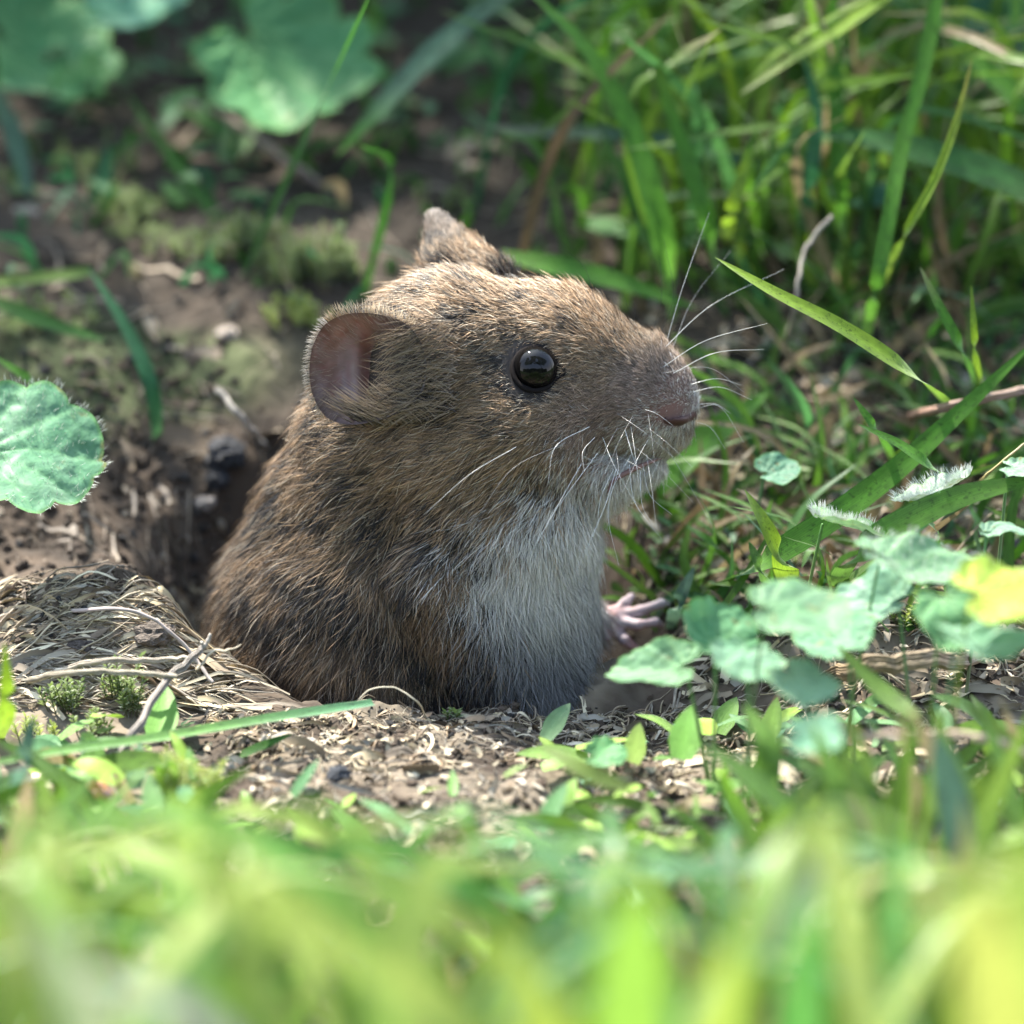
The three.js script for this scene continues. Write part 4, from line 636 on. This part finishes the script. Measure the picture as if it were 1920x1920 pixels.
herbs('bank_herbs', 'dim green undergrowth leaves on the bank along the top left', 420, 62, (R) => { const px = R() * 1960, py = -150 + R() * (px < 900 ? 560 : 700); if (px > 900 && R() < 0.6) return null; if (px > 560 && px < 1050 && py > 300) return null; const h = hit(px, py); return h.w > -20 ? null : h.add(V(0, R() * R() * 6, 0)); }, [[0.05, 0.16, 0.03], [0.045, 0.15, 0.06], [0.07, 0.2, 0.04], [0.035, 0.12, 0.03]], [1.2, 4.2]);
herbs('slope_herbs', 'small leaves between the blades on the bank right of the vole', 150, 63, (R) => { const px = 1200 + R() * 740, h = hit(px, px < 1380 ? 960 + R() * 230 : 520 + R() * 660); return h.add(V(0, R() * 0.8, 0)); }, [[0.04, 0.15, 0.04], [0.045, 0.15, 0.07], [0.09, 0.2, 0.03]], [0.5, 1.7]);
// moss: feathery shoots in cushions
function moss(label, seed, spots) {
  const R = rng(seed), B = new Build();
  for (const [px, py, spread, count, h, col] of spots) for (let k = 0; k < count; k++) {
    const g = hit(px + (R() + R() - 1) * spread, py + (R() + R() - 1) * spread * 0.35), lean = V((R() - 0.5) * 0.7, 1, (R() - 0.5) * 0.6).normalize(), L = h * (0.5 + 0.6 * R()), top = g.clone().addScaledVector(lean, L);
    tube(B, [g, top], 0.07, 0.04, [0.10, 0.09, 0.03], col, 3, 2);
    const nl = Math.round(L * 9);
    for (let j = 0; j < nl; j++) {
      const t = 0.15 + 0.85 * (j + R()) / nl, a = j * 2.4 + R(), p = g.clone().lerp(top, t), out = V(Math.cos(a), 0, Math.sin(a)), d = out.clone().addScaledVector(lean, 0.9).normalize(), ll = (0.55 + 0.5 * R()) * (1.1 - 0.4 * t), s = d.clone().cross(lean).normalize().multiplyScalar(0.10 + 0.05 * R()), c = mixc(col, [col[0] * 1.5, col[1] * 1.3, col[2]], R()), e = p.clone().addScaledVector(d, ll).add(V(0, -ll * 0.15, 0)), m = p.clone().addScaledVector(d, ll * 0.45);
      const i0 = B.v(p, c), i1 = B.v(m.clone().add(s), c), i2 = B.v(m.clone().sub(s), c), i3 = B.v(e, c); B.tri(i0, i1, i2); B.tri(i1, i3, i2);
    }
  }
  tag(B.build('moss', M.moss), label, 'moss', null, 'stuff');
}
const mossy = [0.10, 0.17, 0.015], mossyBright = [0.22, 0.30, 0.03];
moss('yellow green moss shoots among straw left of the burrow', 31, [[215, 1320, 22, 9, 4.2, mossy], [245, 1345, 14, 7, 3.4, mossy], [120, 1335, 40, 14, 2.6, mossy], [170, 1375, 60, 14, 1.6, mossy], [60, 1385, 50, 10, 1.8, mossyBright]]);
moss('bright blurred moss tuft in front of the burrow rim at left', 32, [[360, 1530, 60, 46, 4.4, mossyBright], [330, 1600, 70, 30, 3, mossyBright]]);
moss('tiny moss tuft on the rim right below the vole belly', 33, [[850, 1352, 16, 10, 0.9, mossy]]);
moss('soft moss cushions on the shaded bank behind the vole', 34, [[580, 520, 110, 60, 3, mossy], [480, 470, 90, 30, 2.4, mossy], [350, 480, 120, 30, 2.0, mossy], [230, 420, 120, 30, 2.2, mossy], [80, 610, 120, 26, 1.6, mossy], [560, 610, 70, 22, 2.2, mossyBright], [860, 380, 120, 16, 1.6, mossy], [150, 330, 160, 30, 2, mossy]]);
moss('yellow moss and stems under the leaf cluster at right', 35, [[1640, 1150, 50, 26, 1.5, mossyBright], [1720, 1170, 60, 22, 1.2, mossyBright], [1500, 1050, 60, 14, 1.6, mossy], [1800, 790, 80, 20, 1.6, mossy], [1700, 960, 60, 12, 1.4, mossy]]);
moss('feathery moss shoots between the upright stems at right', 36, [[1460, 470, 50, 16, 3.6, mossy], [1560, 520, 90, 14, 2.0, mossy], [1850, 480, 80, 18, 2.2, mossyBright]]);

// ------------------------------------------------------------------ litter
function litter(name, label, count, seed, where, o) {
  const R = rng(seed), B = new Build();
  for (let k = 0; k < count; k++) {
    const [px, py] = where(R), g = hit(px, py), a = (o.angle ?? 0) + (R() - 0.5) * (o.spread ?? 3.1), L = mix(o.len[0], o.len[1], R() * R()), n = 5, pts = []; let x = g.x, z = g.z, f = a; const bend = (R() - 0.5) * (o.curl ?? 1.2);
    const lift = R() < 0.3 ? 0.9 * R() : 0.2;
    for (let j = 0; j < n; j++) { pts.push(onGround(x, z, 0.08 + lift * Math.sin(j / (n - 1) * Math.PI) * L * 0.12 + 0.3 * R())); x += Math.cos(f) * L / n; z += Math.sin(f) * L / n * 0.8; f += bend; }
    const c = mixc(o.cols[Math.floor(R() * o.cols.length)], [0.5, 0.44, 0.33], R() * R() * (o.pale ?? 0.5)), r = mix(o.r[0], o.r[1], R() * R()), kind = R();
    if (kind < 0.3) blade(B, pts, r * (3 + 6 * R()), { col: c, tip: mixc(c, [0.2, 0.15, 0.1], R()), seg: 6, cols: 2, blunt: 1, roll: (R() - 0.5) * 2.4, twist: (R() - 0.5) * 2, face: V(0, 1, 0.3).normalize() });
    else if (kind < 0.36) blade(B, [pts[0], pts[1].clone().add(V(0, 0.2 * R(), 0))], 0.2 + 0.35 * R(), { col: mixc(c, [0.12, 0.085, 0.055], R()), seg: 3, cols: 2, point: 2, face: V(R() - 0.5, 1, R() - 0.2).normalize(), fold: 0.6 * (R() - 0.5) });
    else tube(B, pts, (t) => r * 0.7 * (0.6 + 0.6 * Math.sin(t * 3)) * (0.6 + 0.8 * hash(Math.floor(t * 8), k, 4)), 0, c, mixc(c, [0.2, 0.16, 0.12], 0.6), 4, 8, 0.5, k);
  }
  tag(B.build(name, M.straw), label, name.replace(/_/g, ' '), null, 'stuff');
}
const strawCols = [[0.34, 0.27, 0.16], [0.26, 0.2, 0.13], [0.2, 0.18, 0.15], [0.44, 0.37, 0.25], C.brown, [0.1, 0.075, 0.05], [0.14, 0.11, 0.08]];
litter('straw_litter', 'matted dry straw fibres on the lip left of the burrow', 1100, 41, (R) => [R() * 420 - 20, 1100 + R() * 230], { len: [2, 13], r: [0.03, 0.15], cols: [...strawCols, [0.5, 0.43, 0.3], C.straw], curl: 0.35, spread: 1.5 });
litter('rim_litter', 'pale curly root fibres on the rim in front of the vole', 1200, 42, (R) => [380 + R() * 900, 1345 + R() * R() * 230], { len: [0.6, 6], r: [0.03, 0.15], cols: strawCols, curl: 0.9 });
litter('front_litter', 'blurred dry bits and pale fibres lying between rim and front grass', 700, 47, (R) => [300 + R() * 1200, 1390 + R() * 280], { len: [0.8, 6], r: [0.04, 0.22], cols: [...strawCols, [0.5, 0.44, 0.33]], curl: 0.6 });
litter('right_litter', 'dry stalks and bits under the leaves at right', 620, 43, (R) => [1250 + R() * 700, 1180 + R() * 300], { len: [1.5, 7], r: [0.05, 0.2], cols: strawCols, curl: 0.6 });
litter('bank_litter', 'dead brown stems scattered on the shaded bank behind', 420, 44, (R) => [R() * 1950, 120 + R() * 760], { len: [2, 12], r: [0.06, 0.25], cols: [[0.1, 0.065, 0.035], [0.08, 0.055, 0.035], [0.16, 0.12, 0.08], [0.13, 0.11, 0.09]], curl: 0.5 });
litter('wall_roots', 'fine pale roots hanging on the soil wall at left', 90, 45, (R) => [30 + R() * 330, 900 + R() * 230], { len: [2, 8], r: [0.03, 0.09], cols: [[0.14, 0.11, 0.085], [0.2, 0.16, 0.12], [0.1, 0.075, 0.055]], curl: 0.3, angle: 1.1, spread: 1.2, pale: 0.1 });
litter('slope_litter', 'dead grass bits between the blades right of the vole', 480, 46, (R) => [1170 + R() * 780, 560 + R() * 640], { len: [1.5, 7], r: [0.05, 0.2], cols: [C.brown, C.straw, [0.25, 0.17, 0.1], C.grey], curl: 0.6 });
{ // soil crumbs
  const R = rng(51), g = new THREE.IcosahedronGeometry(MM, 1), p = g.attributes.position; for (let k = 0; k < p.count; k++) { const q = 0.55 + 0.85 * noise(p.getX(k) * 1900, p.getY(k) * 1900, p.getZ(k) * 1900); p.setXYZ(k, p.getX(k) * q, p.getY(k) * q * 0.8, p.getZ(k) * q); } g.computeVertexNormals();
  const count = 4200, o = new THREE.InstancedMesh(g, new THREE.MeshStandardMaterial({ name: 'crumb', roughness: 0.95, bumpMap: grain, bumpScale: 0.0002 }), count), m = new THREE.Matrix4(), q = new THREE.Quaternion(), e = new THREE.Euler(), col = new THREE.Color();
  for (let k = 0; k < count; k++) {
    const zone = R(), P = zone < 0.45 ? [R() * 460 - 30, 640 + R() * 560] : zone < 0.66 ? [300 + R() * 1000, 1320 + R() * 300] : zone < 0.88 ? [R() * 1950, R() * 900] : [1200 + R() * 720, 1000 + R() * 420], h = hit(P[0], P[1]), s = 0.08 + 0.42 * Math.pow(R(), 4);
    m.compose(h.addScaledVector(V(0, 1, 0), s * 0.2).multiplyScalar(MM), q.setFromEuler(e.set(R() * 6, R() * 6, R() * 6)), V(s * (0.8 + 0.7 * R()), s * (0.5 + 0.5 * R()), s * (0.7 + 0.5 * R()))); o.setMatrixAt(k, m);
    const d = R(); o.setColorAt(k, d < 0.05 ? col.setRGB(0.3, 0.25, 0.19) : d < 0.2 ? col.setRGB(0.03, 0.028, 0.028) : col.setRGB(...mixc([0.03, 0.021, 0.014], [0.12, 0.085, 0.06], R())));
  }
  o.name = numbered('soil_crumbs'); o.castShadow = o.receiveShadow = true; scene.add(tag(o, 'loose brown soil crumbs strewn over bank and rim', 'soil crumbs', null, 'stuff'));
}
function lump(name, label, category, px, py, r, col, m, squash = 0.75, seed = 1, lift = 0.5) {
  const h = hit(px, py), g = new THREE.IcosahedronGeometry(r * S * MM, 4), p = g.attributes.position, c = new Float32Array(p.count * 3), k0 = 1 / (r * S * MM);
  for (let k = 0; k < p.count; k++) { const q = 0.45 + 0.75 * fbm(p.getX(k) * k0 * 1.5 + seed, p.getY(k) * k0 * 1.5, p.getZ(k) * k0 * 1.5, 3) + 0.45 * (fbm(p.getX(k) * k0 * 5 + seed, p.getY(k) * k0 * 5, p.getZ(k) * k0 * 5, 2) - 0.36); p.setXYZ(k, p.getX(k) * q * 1.15, p.getY(k) * q * squash, p.getZ(k) * q); const t = 0.7 + 0.6 * noise(p.getX(k) * k0 * 3, p.getY(k) * k0 * 3, seed); c.set([col[0] * t, col[1] * t, col[2] * t], k * 3); }
  g.setAttribute('color', new THREE.BufferAttribute(c, 3)); g.computeVertexNormals();
  const o = new THREE.Mesh(g, m); o.name = numbered(name); o.position.copy(h).add(V(0, r * S * lift * squash, 0)).multiplyScalar(MM); o.castShadow = o.receiveShadow = true; scene.add(tag(o, label, category)); return o;
}
const coal = [0.012, 0.013, 0.018];
lump('charcoal_bit', 'black crumb of charcoal on the soil wall left of the vole back', 'charcoal', 425, 872, 46, coal, M.stone, 0.9, 3);
lump('charcoal_bit', 'lower black crumb leaning on the crumb behind the vole back', 'charcoal', 405, 912, 26, coal, M.stone, 1, 5);
lump('charcoal_bit', 'round dark pellet on the rim in front of the vole', 'charcoal', 636, 1466, 24, [0.03, 0.035, 0.045], M.stone, 0.95, 7);
lump('charcoal_bit', 'smaller dark pellet left of the round one on the rim', 'charcoal', 583, 1495, 17, coal, M.stone, 0.9, 8);
lump('charcoal_bit', 'black crumb between the leaves at the right edge', 'charcoal', 1890, 1030, 24, coal, M.stone, 0.8, 9);
lump('charcoal_bit', 'black rough crumb under the curved blade at right', 'charcoal', 1605, 1135, 30, coal, M.stone, 0.6, 11);
lump('pebble', 'pale pebble on the soil behind the vole ear', 'pebble', 425, 630, 22, [0.36, 0.30, 0.25], M.stone, 0.8, 13, 0.2);
lump('pebble', 'grey pebble half buried in the straw left of the burrow', 'pebble', 152, 1212, 26, [0.075, 0.06, 0.055], M.soil, 0.6, 15, 0.1);
lump('pebble', 'greyish clod at the edge of the hole beside the straw', 'pebble', 290, 1195, 42, [0.10, 0.08, 0.065], M.soil, 0.7, 17, 0.1);
lump('pebble', 'pale clod on the hole wall below the charcoal crumb', 'pebble', 382, 948, 24, [0.26, 0.23, 0.21], M.soil, 0.8, 19, 0.1);
lump('snail_shell', 'shiny white and brown fragment blurred at the lower left', 'shell', 70, 1500, 34, [0.62, 0.55, 0.42], M.shell, 1.1, 21);
lump('snail_shell', 'shiny orange brown shell right of the white fragment', 'shell', 172, 1512, 44, [0.42, 0.2, 0.1], M.shell, 0.75, 23);
function stalk(name, label, category, list, r0, r1, col, wob = 0.3, forks = []) {
  const P = (l) => l.map(([x, y, w]) => w === undefined ? hit(x, y).add(V(0, 0.1, 0)) : at(x, y, w)), pts = P(list), t = thing(name, pts[0], label, category), B = new Build();
  const cv0 = curve(pts.length > 2 ? pts : [pts[0], pts[0].clone().lerp(pts[1], 0.5), pts[1]]), rough = []; for (let k = 0; k <= 16; k++) rough.push(cv0.getPoint(k / 16).add(V((hash(k, list[0][0], 1) - 0.5), (hash(k, list[0][0], 2) - 0.5), (hash(k, list[0][0], 4) - 0.5)).multiplyScalar(r0 * 0.6)));
  const strands = r0 > 0.8 ? 26 : r0 > 0.25 ? 8 : 2;                                             // a frayed stem is a bundle of fibres
  for (let n = 0; n < strands; n++) { const ja = n * 2.4, q = r0 * (n ? (strands > 20 ? 0.4 + 0.5 * hash(n, 8, 1) : 0.55) : 0), f0 = n ? hash(n, 5, list[0][1]) * 0.2 : 0, f1 = n ? 1 - hash(n, 6, list[0][1]) * 0.3 : 1, sub = rough.slice(Math.floor(f0 * 16), Math.ceil(f1 * 16) + 1).map((p) => p.clone().add(V(Math.cos(ja) * q * 0.5, Math.sin(ja) * q, Math.cos(ja) * q))), k = 0.55 + 0.9 * hash(n, 7, list[0][0]); tube(B, sub, n ? r0 * (strands > 20 ? 0.16 : 0.35) : r0 * (strands > 20 ? 0.3 : 0.7), n ? r1 * (strands > 20 ? 0.12 : 0.3) : r1 * 0.7, [col[0] * k, col[1] * k, col[2] * k], mixc(col, [0.4, 0.35, 0.28], 0.3 * k), 5, 34, wob, list[0][0] + n); }
  B.build('stem', M.straw, t);
  for (const f of forks) { const F = new Build(); tube(F, P(f), r1 * 1.0, r1 * 0.5, col, mixc(col, [0.5, 0.45, 0.38], 0.5), 6, 12, wob, f[0][0]); F.build('fork', M.straw, t); }
}
stalk('twig', 'forked grey twig leaning over the rim left of the vole', 'twig', [[205, 1440], [250, 1375, 16], [310, 1280, 12], [355, 1240, 11], [380, 1215, 10.5]], 0.42, 0.2, [0.17, 0.145, 0.125], 0.5, [[[372, 1228, 10.6], [380, 1210, 10.6], [378, 1203, 10.8]], [[376, 1220, 10.5], [388, 1205, 10.5], [395, 1188, 10.5]]]);
stalk('root_fibre', 'thin curly root pointing right in front of the vole flank', 'root', [[368, 1258, 10.6], [400, 1222, 10.5], [425, 1220, 10.5], [452, 1210, 10.6]], 0.16, 0.06, [0.5, 0.42, 0.3], 0.3);
stalk('dry_stem', 'grey curved stem arching down into the hole at left', 'stem', [[130, 1150], [200, 1142, 6], [265, 1150, 6], [320, 1185, 6], [370, 1240, 6], [398, 1280, 7]], 0.2, 0.22, [0.24, 0.2, 0.19], 0.2);
stalk('dry_stem', 'thin pale stem arched like a bow over the rim under the belly', 'stem', [[660, 1332, 10], [690, 1296, 10], [740, 1290, 10], [780, 1315, 10.5], [800, 1350]], 0.08, 0.09, [0.42, 0.38, 0.28], 0.2);
stalk('straw_stalk', 'flat pale straw stalk lying beside the forked twig', 'straw', [[100, 1262], [200, 1240, 10], [300, 1238, 9], [352, 1234, 9]], 0.26, 0.2, [0.26, 0.22, 0.17], 0.5);
stalk('straw_stalk', 'second pale straw stalk lower on the left lip', 'straw', [[40, 1280], [140, 1262, 12], [250, 1262, 12], [330, 1268, 12]], 0.26, 0.2, [0.30, 0.26, 0.19], 0.5);
stalk('straw_stalk', 'broken straw stalk slanting on the soil behind the vole shoulder', 'straw', [[500, 842], [455, 785, -20], [408, 730, -22]], 0.34, 0.3, [0.22, 0.20, 0.18], 0.3);
stalk('dry_stem', 'brown dead stem arching on the bank at upper left', 'stem', [[625, 365], [525, 290, -46], [420, 218, -48], [310, 185, -50]], 0.4, 0.45, [0.2, 0.15, 0.12], 0.3);
stalk('dry_stem', 'grey dry stem bent over between the upright stems at right', 'stem', [[1470, 670], [1492, 560, -18], [1510, 470, -19], [1560, 405, -20]], 0.26, 0.16, [0.17, 0.155, 0.13], 0.2);
stalk('dry_stem', 'reddish brown dead stem lying on the right bank', 'stem', [[1690, 790], [1780, 760, -6], [1900, 735, -7], [1960, 725, -7]], 0.42, 0.4, [0.15, 0.08, 0.055], 0.4);
stalk('dry_stem', 'thin yellow stem stretched from the right edge to the furled leaf', 'stem', [[1830, 915], [1880, 865, 5], [1960, 800, 5]], 0.12, 0.1, [0.36, 0.3, 0.12], 0.3);
stalk('straw_stalk', 'blurred brown straw lying level at the right below the leaves', 'straw', [[1950, 1420, 40], [1850, 1385, 38], [1720, 1375, 36], [1600, 1382, 34]], 0.35, 0.2, [0.42, 0.3, 0.22], 0.3);
stalk('wood_chip', 'pale fibrous wood piece under the leaf cluster at right', 'wood', [[1560, 1268], [1640, 1250, 15], [1740, 1240, 14], [1830, 1232]], 0.85, 0.8, [0.19, 0.135, 0.075], 0.6);

{ // leaf wall added unseen behind the camera to darken the eye reflection
  const R = rng(71), B = new Build(), N = 9000;
  for (let k = 0; k < N; k++) {
    const x = (R() - 0.5) * 13000, top = 1250 + 500 * fbm(x / 900, 3, 1), y = top * Math.pow(R(), 0.8), z = 3000 + 350 * R() + 0.03 * Math.abs(x), r = 70 + 60 * R(), n = V(R() - 0.5, R() - 0.3, -0.6 + (R() - 0.5)).normalize(), u = V(0, 1, 0).cross(n).normalize(), v = n.clone().cross(u), p = V(x, y, z), c = mixc([0.03, 0.075, 0.02], [0.06, 0.13, 0.03], R());
    const i = [0, 1, 2, 3].map((q) => B.v(p.clone().addScaledVector(u, [0, 1, 0, -1][q] * r * 0.6).addScaledVector(v, [-1, 0, 1, 0][q] * r), c)); B.quad(...i);
  }
  tag(B.build('added_hedge', M.moss), 'tall leaf wall added unseen behind the camera to darken the eye reflection', 'added_hedge', null, 'stuff');
}
{ // tree added unseen over the camera to trim skylight and the eye reflection
  const R = rng(72), base = V(3300, 0, 4300), t = thing('added_tree', base, 'leafy tree added unseen over the camera to trim the sky light', 'tree'), T = new Build(), B = new Build();
  tube(T, [base, V(3200, 1600, 4200), V(2700, 3100, 3500)], (q) => mix(170, 90, q), 0, [0.10, 0.075, 0.055], [0.12, 0.09, 0.065], 10, 14, 0.15, 3);
  for (let k = 0; k < 9; k++) tube(T, [V(2700, 3050, 3500), V(1200 - 700 * R(), 3500, 2700 - 500 * R()), V(-3500 + 6500 * R(), 3900, 200 + 3000 * R())], 60, 15, [0.12, 0.09, 0.065], [0.12, 0.09, 0.065], 6, 10, 0.2, k);
  T.build('trunk', M.straw, t);
  for (let k = 0; k < 11000; k++) {
    const x = (R() - 0.5) * 9500, z = -150 + 3500 * R(), dens = fbm(x / 800, z / 800, 4, 3); if (dens < 0.34) continue; const p = V(x, 3500 + 900 * R() * dens * 2 - 0.0000180 * x * x, z), n = V(R() - 0.5, 0.8, R() - 0.5).normalize(), u = V(1, 0, R()).cross(n).normalize(), v = n.clone().cross(u), r = 55 + 45 * R(), c = mixc([0.035, 0.09, 0.02], [0.06, 0.14, 0.03], R()), i = [0, 1, 2, 3].map((q) => B.v(p.clone().addScaledVector(u, [0, 1, 0, -1][q] * r * 0.6).addScaledVector(v, [-1, 0, 1, 0][q] * r), c)); B.quad(...i);
  }
  B.build('crown', M.moss, t);
}
renderer.render(scene, camera);
